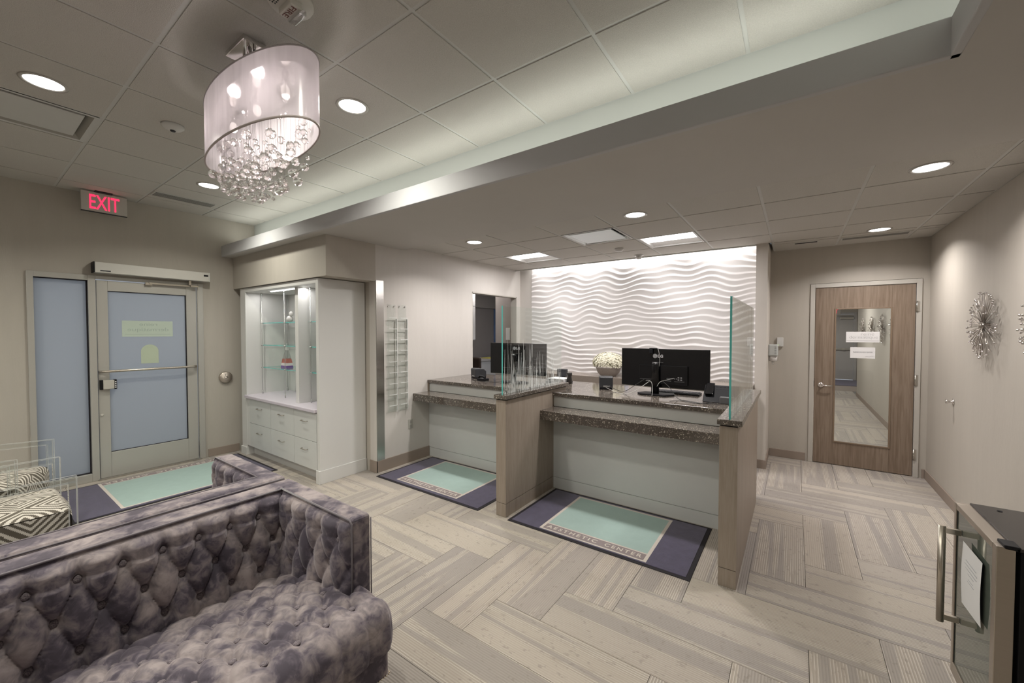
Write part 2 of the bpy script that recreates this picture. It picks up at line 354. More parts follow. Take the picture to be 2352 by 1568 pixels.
# walls
wl=MB(); FY0,FY1=.44,1.86
wl.box(XL-.15,XL,YREAR,FY0,0,3.2).box(XL-.15,XL,FY0,FY1,2.19,3.2).box(XL-.15,XL,FY1,2.95,0,3.2)
wl.build('wall_left',WALL,None,kind='structure')
struct('wall_rear',XL-.15,.0,YREAR-.15,YREAR,0,3.2,WALL)
struct('wall_rear_right',.0,XR,YREAR-.15,YREAR,0,3.2,WALL)
struct('wall_right',XR,XR+.15,YREAR-.15,YB+.15,0,3.2,WALL)
YC=17.3
cf=struct('floor_corridor',-.8,1.9,14.0,YC,-.12,-.012,P('floor screed',(.25,.22,.19)))
bx('carpet_field',-.8,1.9,14.0,YC,-.012,0,P('plain brown carpet',(.25,.21,.18),.95,var=.08,vs=20,bump=.2,bs=200),cf)
struct('wall_corridor_right',1.27,1.42,YB+.15,13.1,0,2.7,WALL); struct('wall_corridor_left',-.9,-.75,YB+.15,YC,0,2.7,WALL); struct('wall_corridor_far_right',1.9,2.05,13.1,YC,0,2.7,WALL); struct('wall_corridor_return',1.42,2.05,13.0,13.1,0,2.7,WALL)
struct('ceiling_corridor',-.9,2.05,YB+.15,YC+.1,2.62,2.7,TILE); bx('baseboard_corridor',1.258,1.27,YB+.15,13.1,0,.10,BASE,None,0,'structure')
w2=MB().box(-.9,.66,YC,YC+.12,0,2.7).box(1.66,2.05,YC,YC+.12,0,2.7).box(.66,1.66,YC,YC+.12,2.26,2.7); w2.build('wall_corridor_end',WALL,None,kind='structure')
w2=MB().box(-.27,.146,YB,YB+.15,0,2.8).box(1.12,XR,YB,YB+.15,0,2.8).box(.146,1.12,YB,YB+.15,2.185,2.8); w2.build('wall_back_right',WALL,None,kind='structure')
struct('wall_pier',-.385,-.27,5.48,YB+.15,0,2.72,P('pier paint',(.60,.56,.515),.7,var=.03))
# wall that carries the brochure racks, with the office doorway
wb=MB().box(XB-.12,XB,2.78,4.42,0,2.8).box(XB-.12,XB,4.42,5.57,2.185,2.8).box(XB-.12,XB,5.57,5.80,0,2.8); wb.build('wall_brochure',WALLW,None,kind='structure')
struct('wall_header',XL,XB,2.20,2.78,2.167,ZS+.02,WALL)
struct('wall_niche_rear',XL,XB-.12,2.78,2.88,0,3.2,WALL)
struct('wall_return',XB,-3.61,YW,YW+.13,0,2.8,WALLW)
# carved wave wall
Zw0,Zw1=.0,2.72; xw0,xw1=-3.61,-.385
def wavef(u,v):
    x=xw0+(xw1-xw0)*u; z=.85+(Zw1-.85)*v
    ph=z/.076+.27*math.sin(2*PI*x/.70+1.6*math.sin(z*4.1+.4)+.6*math.sin(x*2.3)+.5*z)+.20*math.sin(2*PI*x/.47+2.4*math.sin(z*2.6+x*.9))+.34*math.sin(2*PI*x/1.9+2.2*math.sin(z*3.3))
    f=ph%1.0
    h=(f/.72)**1.25 if f<.72 else (1-(f-.72)/.28)**.9
    amp=.017*(.65+.35*math.sin(2*PI*x/.9+z*6.5))
    return (x,YW-.004-amp*h,z)
wv=MB().grid(wavef,150,380); wv.build('wall_wave_panel',WAVE,None,kind='structure')
struct('wall_back',xw0,xw1,YW+.001,YW+.13,0,2.8,WALLW)
# upper ceiling: tiles hung in a tee grid
cu=struct('ceiling',XL,.75,YREAR,2.47,ZU+.045,ZU+.15,GYP)
gx=[-.833-.6115*k for k in range(-2,9)]; gy=[2.466-.609*k for k in range(0,6)]
def tiles(xs,ys,z,parent,skip=(),tint=TILE):
    cache={}
    for i in range(len(xs)-1):
        for j in range(len(ys)-1):
            x0,x1=sorted((xs[i],xs[i+1])); y0,y1=sorted((ys[j],ys[j+1]))
            if (i,j) in skip or x1-x0<.05 or y1-y0<.04: continue
            k=(round(x1-x0,3),round(y1-y0,3))
            if k not in cache:
                a,b=k[0]/2-.011,k[1]/2-.011
                m=MB().box(-a,a,-b,b,0,.02); bmesh.ops.recalc_face_normals(m.b,faces=m.b.faces)
                me=bpy.data.meshes.new('ceiling_tile'); m.b.to_mesh(me); m.b.free(); me.materials.append(tint); cache[k]=me
            o=bpy.data.objects.new('ceiling_tile',cache[k]); COL.objects.link(o); o.parent=parent; o.location=((x0+x1)/2,(y0+y1)/2,z)
def tees(xs,ys,z,parent):
    x0,x1,y0,y1=min(xs),max(xs),min(ys),max(ys)
    for x in xs: MB().box(x-.012,x+.012,y0,y1,z+.004,z+.022).build('ceiling_tee',TEE,parent)
    for y in ys: MB().box(x0,x1,y-.012,y+.012,z+.0045,z+.0225).build('ceiling_tee',TEE,parent)
XS=[.73]+[x for x in gx if x<.5 and x>XL]+[XL]; XS=[.73]+sorted([x for x in gx if XL+.05<x<.5],reverse=True)+[XL]
YS=gy
def near(v,L_): return min(range(len(L_)),key=lambda i:abs(L_[i]-v))
sk={(near(-3.91,XS),near(.64,YS))}
tiles(XS,YS,ZU,cu,skip=sk); tees(XS,YS,ZU,cu)
struct('ceiling_front',XL,.75,YREAR,gy[-1]-.01,ZU-.0,ZU+.04,TILE)
# cove: inner upright, ledge, fascia and soffit
cov=MB().box(XL,.75,2.466,2.60,2.62,3.2).box(.735,.86,YREAR,2.60,2.62,3.2); cov.build('trim_1',COVEP,None,kind='structure')
fas=MB().box(XL,.465,2.07,2.10,ZS,2.715).box(.435,.465,YREAR,2.10,ZS,2.715); fas.build('trim_2',P('fascia paint',(.52,.52,.53),.9,var=.02,vs=3),None,bevel=.004,kind='structure')
so=MB().box(XL,XR,2.085,3.17,ZS+.0015,ZS+.05).box(.450,XR,YREAR,2.085,ZS+.0015,ZS+.05); so.build('ceiling_soffit',GYP,None,kind='structure')
# lower ceiling
cl=struct('ceiling_lower',XB-.12,XR,3.17,YB+.15,ZT+.15,ZT+.2,GYP)
lx=[XB,-3.30,-2.69,-2.072,-1.456,-.84,-.228,.38,.975,XR]; ly=[3.17,3.79,4.41,5.02,5.52]
tr={(near(-3.30,lx),near(4.41,ly)),(near(-1.456,lx),near(4.41,ly)),(near(-2.072,lx),near(3.79,ly))}
tiles(lx,ly,ZT,cl,skip=tr)
lx2=[-.228,.38,.975,XR]; tiles(lx2,[5.52,5.64],ZT,cl); tiles(lx2,[5.64,YB],ZT,cl)
tees(lx,ly,ZT,cl); tees(lx2,[5.52,5.64,YB],ZT,cl)
struct('trim_3',XB,-.385,5.515,5.535,ZT-.012,ZT+.15,TEE)   # lip of the light slot above the wave wall
bx('wall_wash_fixture',-3.6,-.4,5.54,5.56,ZT+.11,ZT+.14,TEE); tag(bpy.data.objects['wall_wash_fixture'],'slim white light channel hidden in the slot above the wave wall','light fixture')
# baseboards
def basebd(n,x0,x1,y0,y1): return bx(n,x0,x1,y0,y1,0,.10,BASE,None,.003,'structure')
basebd('baseboard_left',XL,XL+.012,1.89,2.24); basebd('baseboard_left_front',XL,XL+.012,YREAR,.40)
basebd('baseboard_right',XR-.012,XR,YREAR,YB); basebd('baseboard_back',-.258,.12,YB-.012,YB); basebd('baseboard_back_corner',1.145,XR-.012,YB-.012,YB)
bp_=MB().box(-.40,-.258,5.468,5.48,0,.10).box(-.27,-.258,5.48,YB-.012,0,.10); bp_.build('baseboard_pier',BASE,None,kind='structure')
bp_=MB().box(XB,XB+.012,2.77,3.565,0,.13).box(XB-.12,XB+.012,2.768,2.78,0,.13); bp_.build('baseboard_brochure',BASE,None,kind='structure')
# office behind the doorway
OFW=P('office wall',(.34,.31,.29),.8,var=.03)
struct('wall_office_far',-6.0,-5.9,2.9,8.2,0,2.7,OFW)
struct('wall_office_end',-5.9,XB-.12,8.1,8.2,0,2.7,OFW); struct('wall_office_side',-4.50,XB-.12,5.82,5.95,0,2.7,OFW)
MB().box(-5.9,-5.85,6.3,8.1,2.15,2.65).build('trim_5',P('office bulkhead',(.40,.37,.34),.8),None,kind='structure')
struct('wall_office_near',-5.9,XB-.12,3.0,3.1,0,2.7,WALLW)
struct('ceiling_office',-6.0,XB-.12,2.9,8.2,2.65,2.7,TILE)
MB().box(XB-.118,XB-.002,4.42,4.435,0,2.17).box(XB-.118,XB-.002,5.555,5.57,0,2.17).box(XB-.118,XB-.002,4.435,5.555,2.17,2.185).build('trim_4',TRIMW,None,kind='structure')
# ============================================================ ENTRANCE DOOR (left wall)
d1=bpy.data.objects.new('door_1',None); COL.objects.link(d1); d1.location=(XL,1.35,0); d1['kind']='structure'; ORG['door_1']=Vector((XL,1.35,0))
fr=MB().box(XL-.10,XL+.02,.44,.485,0,2.20).box(XL-.10,XL+.02,.855,.912,0,2.20).box(XL-.10,XL+.02,1.80,1.86,0,2.20).box(XL-.10,XL+.02,.485,.855,2.145,2.20).box(XL-.10,XL+.02,.912,1.80,2.165,2.20).box(XL-.10,XL+.02,.485,.855,0,.085)
fr.build('door_frame',ALUM,d1,bevel=.003)
bx('sidelight_pane',XL-.05,XL-.04,.485,.855,.085,2.145,FROST,d1)
MB().box(XL-.039,XL-.012,.846,.855,.085,2.145).box(XL-.039,XL-.012,.485,.855,.085,.094).box(XL-.039,XL-.012,.485,.855,2.137,2.145).build('gasket',RUB,d1)
lf=MB().box(XL-.04,XL+.006,.918,1.005,.012,2.155).box(XL-.04,XL+.006,1.690,1.79,.012,2.155).box(XL-.04,XL+.006,1.005,1.690,2.045,2.155).box(XL-.04,XL+.006,1.005,1.690,.012,.28)
leaf=lf.build('door_leaf',ALUM,d1,bevel=.003)
bx('door_pane',XL-.022,XL-.014,1.005,1.690,.28,2.045,FROST,d1)
MB().box(XL-.014,XL-.004,1.681,1.690,.28,2.045).box(XL-.014,XL-.004,1.005,1.690,2.038,2.045).box(XL-.014,XL-.006,1.005,1.690,.28,.286).build('gasket',RUB,d1)
MB().box(XL+.004,XL+.012,1.795,1.80,.01,2.16).build('hinge_strip',STEEL,d1)
bx('threshold',XL-.1,XL+.05,.90,1.81,.001,.012,STEEL,d1)
MB().tube([(XL+.006,.93,1.17),(XL+.05,.935,1.172),(XL+.065,.96,1.172),(XL+.065,1.74,1.172),(XL+.05,1.765,1.172),(XL+.006,1.77,1.172)],.014,10).build('push_bar',NICK,d1)
MB().box(XL+.006,XL+.04,.925,.95,.975,1.08).box(XL+.006,XL+.05,1.03,1.055,.975,1.08).build('lock_end_cap',BLK,d1,bevel=.004)
bx('lock_body',XL+.006,XL+.055,.948,1.034,.98,1.075,TRIMW,d1,.004)
MB().box(XL+.05,XL+.052,1.038,1.050,.99,1.0).box(XL+.05,XL+.052,1.038,1.050,1.01,1.02).box(XL+.05,XL+.052,1.038,1.050,1.03,1.04).box(XL+.05,XL+.052,1.038,1.050,1.05,1.06).build('lock_digits',PAPER,d1)
MB().lathe([(.014,0),(.014,.006),(.008,.01)],(XL+.006,.94,.70),16,'x').build('lock_cylinder',TRIMW,d1)
STK=P('pale green sticker',(.50,.58,.50),.7,var=.02); STK2=P('yellow green sticker',(.48,.55,.42),.7,var=.02); STKL=P('sticker print',(.36,.43,.38),.7)
def stick(): return d1
s1=bx('door_sticker',XL-.0138,XL-.0128,1.115,1.56,1.545,1.725,STK,d1)
text('reine\ndermatique',.06,STKL,d1,frame((XL-.0125,1.34,1.65),(0,-1,0),(0,0,1)),fit=(.36,.11),ext=.0003)
MB().box(XL-.0128,XL-.0122,1.14,1.54,1.57,1.573).build('sticker_line',STKL,d1)
pts=[(XL-.0138,1.27,1.235),(XL-.0138,1.425,1.235)]+[(XL-.0138,1.3475+.0775*math.cos(t*PI/16),1.375+.0775*math.sin(t*PI/16)) for t in range(0,17)]
MB().prism(pts,(.001,0,0)).build('door_sticker',STK2,d1)
op=thing('door_operator',(XL,1.4,2.28),'long white automatic door opener box above the glass entrance door','door opener')
bx('housing',XL,XL+.12,.895,1.895,2.225,2.335,P('operator white',(.62,.60,.56),.4,var=.02),op,.004)
bx('end_cap',XL,XL+.122,.884,.895,2.223,2.337,BLK,op,.002)
bx('end_cap',XL,XL+.118,1.895,1.905,2.225,2.335,WHITE,op,.002)
bx('brand_plate',XL+.12,XL+.1215,.935,1.015,2.24,2.252,BLK2,op); bx('switch_panel',XL+.12,XL+.1215,1.84,1.885,2.285,2.305,BLK,op)
MB().box(XL+.05,XL+.08,1.70,1.725,2.17,2.225).box(XL+.03,XL+.045,1.34,1.72,2.148,2.168).box(XL+.006,XL+.04,1.31,1.37,2.135,2.165).box(XL+.04,XL+.07,1.72,1.80,2.15,2.17).build('closer_arm',NICK,op,bevel=.003)
pb=thing('accessible_push_button',(XL,2.09,1.003),'round steel wheelchair push plate on the wall beside entrance door','push button')
MB().lathe([(.074,0),(.074,.028),(.068,.034),(.0,.035)],(XL,2.09,1.003),32,'x').build('plate',P('button steel',(.52,.46,.40),.35,.8,var=.03),pb)
gl=MB(); ic=Vector((XL+.036,2.09,1.01)); GR=P('engraved grey',(.16,.14,.13),.6)
gl.tube([ic+Vector((0,-.008,.030)),ic+Vector((0,-.006,.008)),ic+Vector((0,.012,.006)),ic+Vector((0,.02,-.012))],.0022,5)
gl.tube([ic+Vector((0,-.004+.016*math.cos(t),-.006+.016*math.sin(t))) for t in [2.2+i*.35 for i in range(13)]],.002,5); gl.sph(ic+Vector((0,-.009,.036)),.004,1); gl.build('wheelchair_symbol',GR,pb)
bx('lettering_line',XL+.035,XL+.036,2.07,2.115,.965,.968,GR,pb)
# exit sign
ex=thing('exit_sign',(-5.93,.97,ZU),'white EXIT sign with red letters hanging from ceiling above entrance door','exit sign')
bx('sign_panel',-5.965,-5.935,.80,1.145,2.845,3.045,P('sign housing',(.55,.53,.49),.5,var=.03),ex,.004)
bx('canopy',-5.99,-5.91,.90,1.03,3.045,3.062,BLK2,ex,.003); bx('bottom_edge',-5.966,-5.934,.80,1.145,2.841,2.846,BLK2,ex)
text('EXIT',.15,RED,ex,frame((-5.9335,.972,2.945),(0,1,0),(0,0,1)),'exit_letters',fit=(.225,.145),ext=.001,bold=.001)
# ============================================================ CEILING FIXTURES
def can(x,y,z,label,group):
    t=thing('recessed_downlight',(x,y,z),label,'downlight',group)
    MB().lathe([(.082,.012),(.098,.004),(.100,-.004),(.084,-.006),(.082,.0)],(x,y,z),32).build('trim_ring',P('downlight trim',(.45,.43,.40),.4,.3,var=.03),t)
    MB().lathe([(.0805,-.001),(.0805,.004)],(x,y,z),32).build('lens',LENS,t)
LB=['lit round downlight beside the long ceiling vent, at far left','lit round downlight between the chandelier and the cove','lit round downlight half hidden behind the crystal balls','round downlight overhead near the camera','round downlight behind the camera over the sofas','round downlight behind the camera toward the entrance wall']
for (x,y),l in zip(CANS_UP,LB): can(x,y,ZU,l,'downlights in the raised ceiling')
LB=['lit round downlight over the right half of the desk, before the square air diffuser','lit round downlight over the left desk, nearest the brochure wall','large lit round downlight nearest the right wall','lit round downlight in front of the wooden door, next to the slot vent','round downlight in the soffit beside the camera','round downlight in the soffit behind the camera','round downlight in the soffit before the rear exit door']
for (x,y),l in zip(CANS_LOW,LB): can(x,y,ZT if y>3.17 else ZS,l,'downlights in the low ceiling')
for x,l in((-2.995,'bright square troffer light over the left desk'),(-1.148,'bright square troffer light over the right desk')):
    t=thing('troffer_light',(x,4.715,ZT),l,'ceiling light','troffers above the reception desks')
    a=.29
    MB().box(x-a,x+a,4.715-a,4.715-a+.02,ZT,ZT+.06).box(x-a,x+a,4.715+a-.02,4.715+a,ZT,ZT+.06).box(x-a,x-a+.02,4.715-a+.02,4.715+a-.02,ZT,ZT+.06).box(x+a-.02,x+a,4.715-a+.02,4.715+a-.02,ZT,ZT+.06).box(x-a,x+a,4.715-a,4.715+a,ZT+.06,ZT+.07).build('housing',WHITE,t)
    MB().grid(lambda u,v:(x-a+.02+u*.54,4.715-.08+v*.16,ZT+.045-.04*math.sin(v*PI)),2,10).build('centre_lens',LENS2,t)
    MB().grid(lambda u,v:(x-a+.02+u*.54,4.715-.27+v*.19,ZT+.012+.04*math.sin(v*PI/2)),2,8).grid(lambda u,v:(x-a+.02+u*.54,4.715+.27-v*.19,ZT+.012+.04*math.sin(v*PI/2)),2,8).build('reflector',P('troffer reflector',(.8,.79,.78),.4,var=.01),t)
def plaque(x0,x1,y0,y1,z,label,open_=.055,pm=None):
    t=thing('air_diffuser',((x0+x1)/2,(y0+y1)/2,z),label,'air vent'); cx,cy=(x0+x1)/2,(y0+y1)/2
    MB().prism([(x0,y0,z),(x1,y0,z),(x1,y1,z),(x0,y1,z)],(0,0,.002)).build('neck_plate',BLK2,t).location.z=.10
    e=.035; sk_=P('diffuser grey',(.34,.33,.30),.45,.2,var=.03)
    def ring(o,i,z0,z1):
        m=MB()
        A=[(x0+o,y0+o,z0),(x1-o,y0+o,z0),(x1-o,y1-o,z0),(x0+o,y1-o,z0)]; B=[(x0+i,y0+i,z1),(x1-i,y0+i,z1),(x1-i,y1-i,z1),(x0+i,y1-i,z1)]
        va=[m.b.verts.new(p) for p in A]; vb=[m.b.verts.new(p) for p in B]
        for k in range(4): m.b.faces.new((va[k],va[(k+1)%4],vb[(k+1)%4],vb[k]))
        return m
    ring(.011,e,z,z).build('frame',TEE,t); ring(e,.10,z,z+.07).build('cone',pm or sk_,t)
    bx('plaque',x0+.075,x1-.075,y0+.075,y1-.075,z+.004,z+.014,TEE if not pm else P('diffuser blue white',(.55,.60,.60),.3,.3,var=.02),t,.002)
    for k in range(2): bx('blade',cx-.14,cx+.14,cy+.05+k*.09,cy+.055+k*.09,z+.03,z+.09,BLK,t)
plaque(XS[near(-4.52,XS)],XS[near(-3.91,XS)],gy[4],gy[3],ZU,'square ceiling air diffuser with a drop plaque, at the upper left')
plaque(-2.072,-1.456,3.79,4.41,ZT,'square metallic air diffuser between the two troffer lights',pm=P('diffuser bright',(.58,.60,.59),.25,.6,var=.03))
def slot(x0,x1,y0,y1,z,label,m):
    t=thing('slot_vent',((x0+x1)/2,(y0+y1)/2,z),label,'air vent'); b=MB(); long_x=(x1-x0)>(y1-y0)
    bx('frame',x0,x1,y0,y1,z-.004,z+.002,TEE,t,.001); n=4
    for k in range(n):
        if long_x: h=(y1-y0-.02)/n; bx('slat',x0+.012,x1-.012,y0+.01+k*h,y0+.01+k*h+h*.6,z-.007,z-.004,m,t)
        else: h=(x1-x0-.02)/n; bx('slat',x0+.01+k*h,x0+.01+k*h+h*.6,y0+.012,y1-.012,z-.007,z-.004,m,t)
GV=P('vent grey',(.24,.235,.22),.5,.2,var=.03)
slot(-5.61,-5.43,1.265,1.81,ZU,'grey linear slot vent near the EXIT sign',GV)
slot(.40,.95,5.68,5.80,ZT,'grey linear slot vent in front of the wooden door',GV)
slot(-.03,.20,5.68,5.74,ZT,'short black slot opening in the ceiling beside the pier',BLK)
dt=thing('smoke_detector',(-3.615,.945,ZU),'white domed sensor on the raised ceiling left of the chandelier','detector')
MB().lathe([(.065,0),(.065,-.012),(.05,-.026),(.025,-.036),(0,-.038)],(-3.615,.945,ZU),28).build('dome',WHITE,dt); MB().lathe([(.018,-.034),(.014,-.043),(0,-.044)],(-3.615,.945,ZU),16).build('lens',BLK2,dt)
dt=thing('smoke_detector',(-1.786,4.80,ZT),'round white smoke detector just behind the square air diffuser','detector')
MB().lathe([(.055,0),(.055,-.014),(.04,-.034),(0,-.036)],(-1.786,4.80,ZT),24).build('dome',WHITE,dt)
dt=thing('smoke_detector',(-1.72,5.36,ZT),'round ridged white detector in front of the wave wall','detector')
MB().lathe([(.05,0),(.05,-.012),(.035,-.014),(.04,-.034),(.03,-.05),(0,-.052)],(-1.72,5.36,ZT),24).build('body',WHITE,dt); MB().lathe([(.062,0),(.062,-.006),(.05,-.007)],(-1.72,5.36,ZT),24).build('base_ring',TEE,dt)
fs=thing('fire_alarm',(-1.82,.93,ZU),'white ceiling fire alarm strobe marked FIRE, at the top edge','fire alarm')
fx,fy=-1.84,.90
MB().lathe([(.095,0),(.095,-.008),(.088,-.02),(0,-.022)],(fx,fy,ZU),36).build('base',P('alarm white',(.62,.60,.56),.5,var=.02),fs)
MB().box(-.055,.055,-.025,.028,-.05,-.02,M=Matrix.Translation((fx,fy+.0,ZU))).build('strobe_housing',P('alarm white',(.6,.6,.6)),fs,bevel=.006)
MB().box(-.05,.05,-.018,.018,-.075,-.05,M=Matrix.Translation((fx,fy+.03,ZU+.012))).build('strobe_lens',clearmat('strobe lens',(.8,.8,.8),.25,.05),fs,bevel=.006)
text('FIRE',.03,P('alarm print',(.16,.06,.05),.6),fs,frame((fx,fy-.004,ZU-.0512),(-1,0,0),(0,1,0)),fit=(.085,.022))
gsp=MB()
for i in range(7):
    for j in range(4): gsp.cyl((fx-.04+i*.013,fy-.045-j*.011,ZU-.0205),(fx-.04+i*.013,fy-.045-j*.011,ZU-.0225),.0035,6)
gsp.build('speaker_holes',BLK2,fs,kind='stuff')
# ============================================================ CHANDELIER
ch=thing('chandelier',(-2.31,.955,ZU),'oval chandelier with sheer white drum shade and clusters of glass balls','chandelier')
cx,cy,ca,cb=-2.31,.955,.525,.165; z0,z1=2.55,2.86
bx('canopy',-2.44,-2.22,.86,.965,3.035,ZU,CHROME,ch,.002)
MB().cyl((-2.39,.93,2.84),(-2.39,.93,3.036),.008,10).cyl((-2.27,.93,2.84),(-2.27,.93,3.036),.008,10).cyl((-2.28,.905,2.93),(-2.27,.905,3.036),.012,10).build('stem',CHROME,ch)
def sheer():
    m=bpy.data.materials.new('sheer organza'); N,L=nodes(m); N.remove(N['Principled BSDF'])
    t=N.new('ShaderNodeBsdfTransparent'); t.inputs[0].default_value=(.95,.93,.95,1); d=N.new('ShaderNodeBsdfDiffuse'); d.inputs[0].default_value=(.78,.73,.76,1)
    l=N.new('ShaderNodeBsdfTranslucent'); l.inputs[0].default_value=(.78,.72,.75,1); a=N.new('ShaderNodeMixShader'); a.inputs[0].default_value=.45; L.new(d.outputs[0],a.inputs[1]); L.new(l.outputs[0],a.inputs[2])
    tc=N.new('ShaderNodeTexCoord'); n=N.new('ShaderNodeTexNoise'); n.inputs['Scale'].default_value=22; mp=N.new('ShaderNodeMapping'); mp.inputs['Scale'].default_value=(1,1,.15); L.new(tc.outputs['Object'],mp.inputs[0]); L.new(mp.outputs[0],n.inputs['Vector'])
    q=N.new('ShaderNodeMath'); q.operation='MULTIPLY_ADD'; q.inputs[1].default_value=.3; q.inputs[2].default_value=.68; L.new(n.outputs['Fac'],q.inputs[0])
    b=N.new('ShaderNodeMixShader'); L.new(q.outputs[0],b.inputs[0]); L.new(t.outputs[0],b.inputs[1]); L.new(a.outputs[0],b.inputs[2])
    g=N.new('ShaderNodeBsdfGlossy'); g.inputs['Roughness'].default_value=.25; c=N.new('ShaderNodeMixShader'); c.inputs[0].default_value=.08; L.new(b.outputs[0],c.inputs[1]); L.new(g.outputs[0],c.inputs[2])
    L.new(c.outputs[0],N['Material Output'].inputs[0]); return m
SHEER=sheer()
def oval(a,b,t): return (cx+a*math.cos(t),cy+b*math.sin(t))
MB().grid(lambda u,v:(*oval(ca,cb,2*PI*u),z0+(z1-z0)*v),96,6).build('drum_shade',SHEER,ch)
MB().tube([(*oval(ca,cb,2*PI*i/96),z0) for i in range(97)],.005,6).build('shade_rim',P('shade trim',(.50,.44,.42),.6),ch)
MB().tube([(*oval(ca,cb,2*PI*i/96),z1) for i in range(97)],.004,6).build('shade_rim',P('shade trim top',(.42,.39,.40),.6),ch)
MB().prism([(*oval(.44,.12,2*PI*i/48),2.83) for i in range(48)],(0,0,.012)).build('ceiling_plate',CHROME,ch)
for dx in(-.3,0,.3):
    q=MB().cyl((cx+dx,cy,2.79),(cx+dx,cy,2.83),.014,10); q.build('bulb_socket',CHROME,ch)
    MB().sph((cx+dx,cy,2.755),.02,2,(1,1,1.5)).build('bulb',emis('lit bulb',(1,.87,.80),3),ch)
wires=MB(); rr=random.Random(11); bm_={}
pts=[]
tries=0
while len(pts)<165 and tries<6000:
    tries+=1; u=rr.uniform(-1,1); v=rr.uniform(-1,1)
    if u*u+v*v>1: continue
    rad=rr.choice([.009,.013,.016,.020,.024]); x=cx+u*.47; y=cy+v*.135
    zb=2.30+.20*(u*u)+.05*v*v
    z=zb+ (rr.random()**1.5)*.27
    if all((x-a)**2+(y-b)**2+(z-c)**2>(rad+d)**2*1.0 for a,b,c,d in pts): pts.append((x,y,z,rad))
for x,y,z,rad in pts:
    if rad not in bm_:
        m=MB().sph((0,0,0),rad,2); me=bpy.data.meshes.new('glass_ball'); m.b.to_mesh(me); m.b.free(); me.materials.append(BALLM); bm_[rad]=me
    o=bpy.data.objects.new('glass_ball',bm_[rad]); COL.objects.link(o); o.parent=ch; o.location=Vector((x,y,z))-Vector((-2.31,.955,ZU))
    wires.cyl((x,y,z+rad),(x,y,2.832),.0004,3,caps=False)
wires.build('hanging_wire',P('fine wire',(.35,.33,.33),.4,.8),ch,kind='stuff')
# ============================================================ DISPLAY CABINET
dc=thing('display_cabinet',(-4.99,2.5,0),'white built-in display cabinet with lit glass shelves and six drawers','cabinet')
CW=P('cabinet white',(.66,.655,.64),.5,var=.015,vs=4)
bx('side_panel',-4.09,-4.04,2.22,2.77,.0,2.16,CW,dc,.002); bx('side_panel',-5.95,-5.80,2.22,2.77,.0,2.16,CW,dc,.002)
bx('top_panel',-5.80,-4.09,2.22,2.77,2.11,2.16,CW,dc,.002); bx('back_panel',-5.80,-4.09,2.755,2.77,.13,2.11,CW,dc)
bx('divider_panel',-4.665,-4.595,2.29,2.755,.785,2.11,CW,dc,.002)
bx('side_base',-4.04,-4.028,2.22,2.77,.0,.14,CW,dc,.002); bx('side_base',-4.10,-4.028,2.208,2.22,0,.14,CW,dc,.002); bx('side_base',-5.96,-5.80,2.208,2.22,0,.10,CW,dc,.002)
bx('countertop',-5.80,-4.09,2.19,2.755,.745,.785,P('lavender quartz top',(.62,.57,.64),.25,var=.05,vs=30),dc,.008)
bx('carcass',-5.80,-4.09,2.235,2.755,.13,.745,P('carcass grey',(.3,.3,.3)),dc)  # plain grey box behind the drawer fronts
bx('toe_kick',-5.80,-4.09,2.30,2.33,0,.13,CW,dc)
cols=[(-5.70,-5.13),(-5.13,-4.567),(-4.567,-4.092)]
bx('filler',-5.80,-5.70,2.222,2.235,.13,.742,CW,dc)
for r_,(za,zb) in enumerate(((.132,.432),(.436,.738))):
    for (xa,xb) in cols:
        d=bx('drawer',xa+.002,xb-.002,2.215,2.235,za,zb,LAMW,dc,.0015); xm=(xa+xb)/2; zm=zb-.10
        MB().tube([(xm-.055,2.216,zm),(xm-.055,2.192,zm),(xm-.048,2.188,zm),(xm+.048,2.188,zm),(xm+.055,2.192,zm),(xm+.055,2.216,zm)],.004,6).build('handle',NICK,d)
SHG=clearmat('shelf glass',(.94,.98,.96),.02)
for (xa,xb,rods) in((-5.78,-4.69,(-5.745,-5.1)),(-4.57,-4.11,(-4.835+.32,-4.2))):
    pass
for xa,xb in((-5.775,-4.70),(-4.575,-4.11)):
    for z in(1.13,1.425,1.715):
        m=MB().box(xa,xb,2.40,2.70,z-.004,z+.004,0)
        s_=m.build('glass_shelf',[SHG,GEDGE],dc)
        for p in s_.data.polygons:
            if abs(p.normal.z)<.5: p.material_index=1
    rs=(-5.745,-5.13) if xa<-5 else (-4.52,-4.17)
    for x in rs:
        for y in(2.39,2.71):
            r=MB().cyl((x,y,.785),(x,y,2.11),.004,8).cyl((x,y,.785),(x,y,.83),.008,8).cyl((x,y,2.08),(x,y,2.11),.008,8)
            for z in(1.13,1.425,1.715): r.cyl((x,y-.012,z),(x,y+.02,z),.008,8)
            r.build('shelf_rod',P('rod grey',(.5,.5,.49),.3,.7),dc)
bx('led_strip',-5.4,-4.7,2.35,2.37,2.100,2.108,emis('lit strip',(1,.98,.95),5),dc)
bt=thing('gift_bottle',(-5.42,2.55,1.134),'clear tapered bottle with red label and purple base on the lowest glass shelf','bottle')
m=MB(); 
def frus(m,z0_,z1_,a,b,x=-5.42,y=2.55,mi=0):
    va=[m.b.verts.new((x+i*a,y+j*a*.6,z0_)) for i,j in((-1,-1),(1,-1),(1,1),(-1,1))]; vb=[m.b.verts.new((x+i*b,y+j*b*.6,z1_)) for i,j in((-1,-1),(1,-1),(1,1),(-1,1))]
    m.b.faces.new(va[::-1]); m.b.faces.new(vb)
    for k in range(4): m.b.faces.new((va[k],va[(k+1)%4],vb[(k+1)%4],vb[k]))
    return m
frus(MB(),1.134,1.16,.075,.07).build('base',P('purple base',(.16,.09,.30),.4,var=.05),bt)
frus(MB(),1.16,1.195,.07,.065).build('lower_body',P('bottle clear',(.7,.68,.68),.2,var=.02),bt)
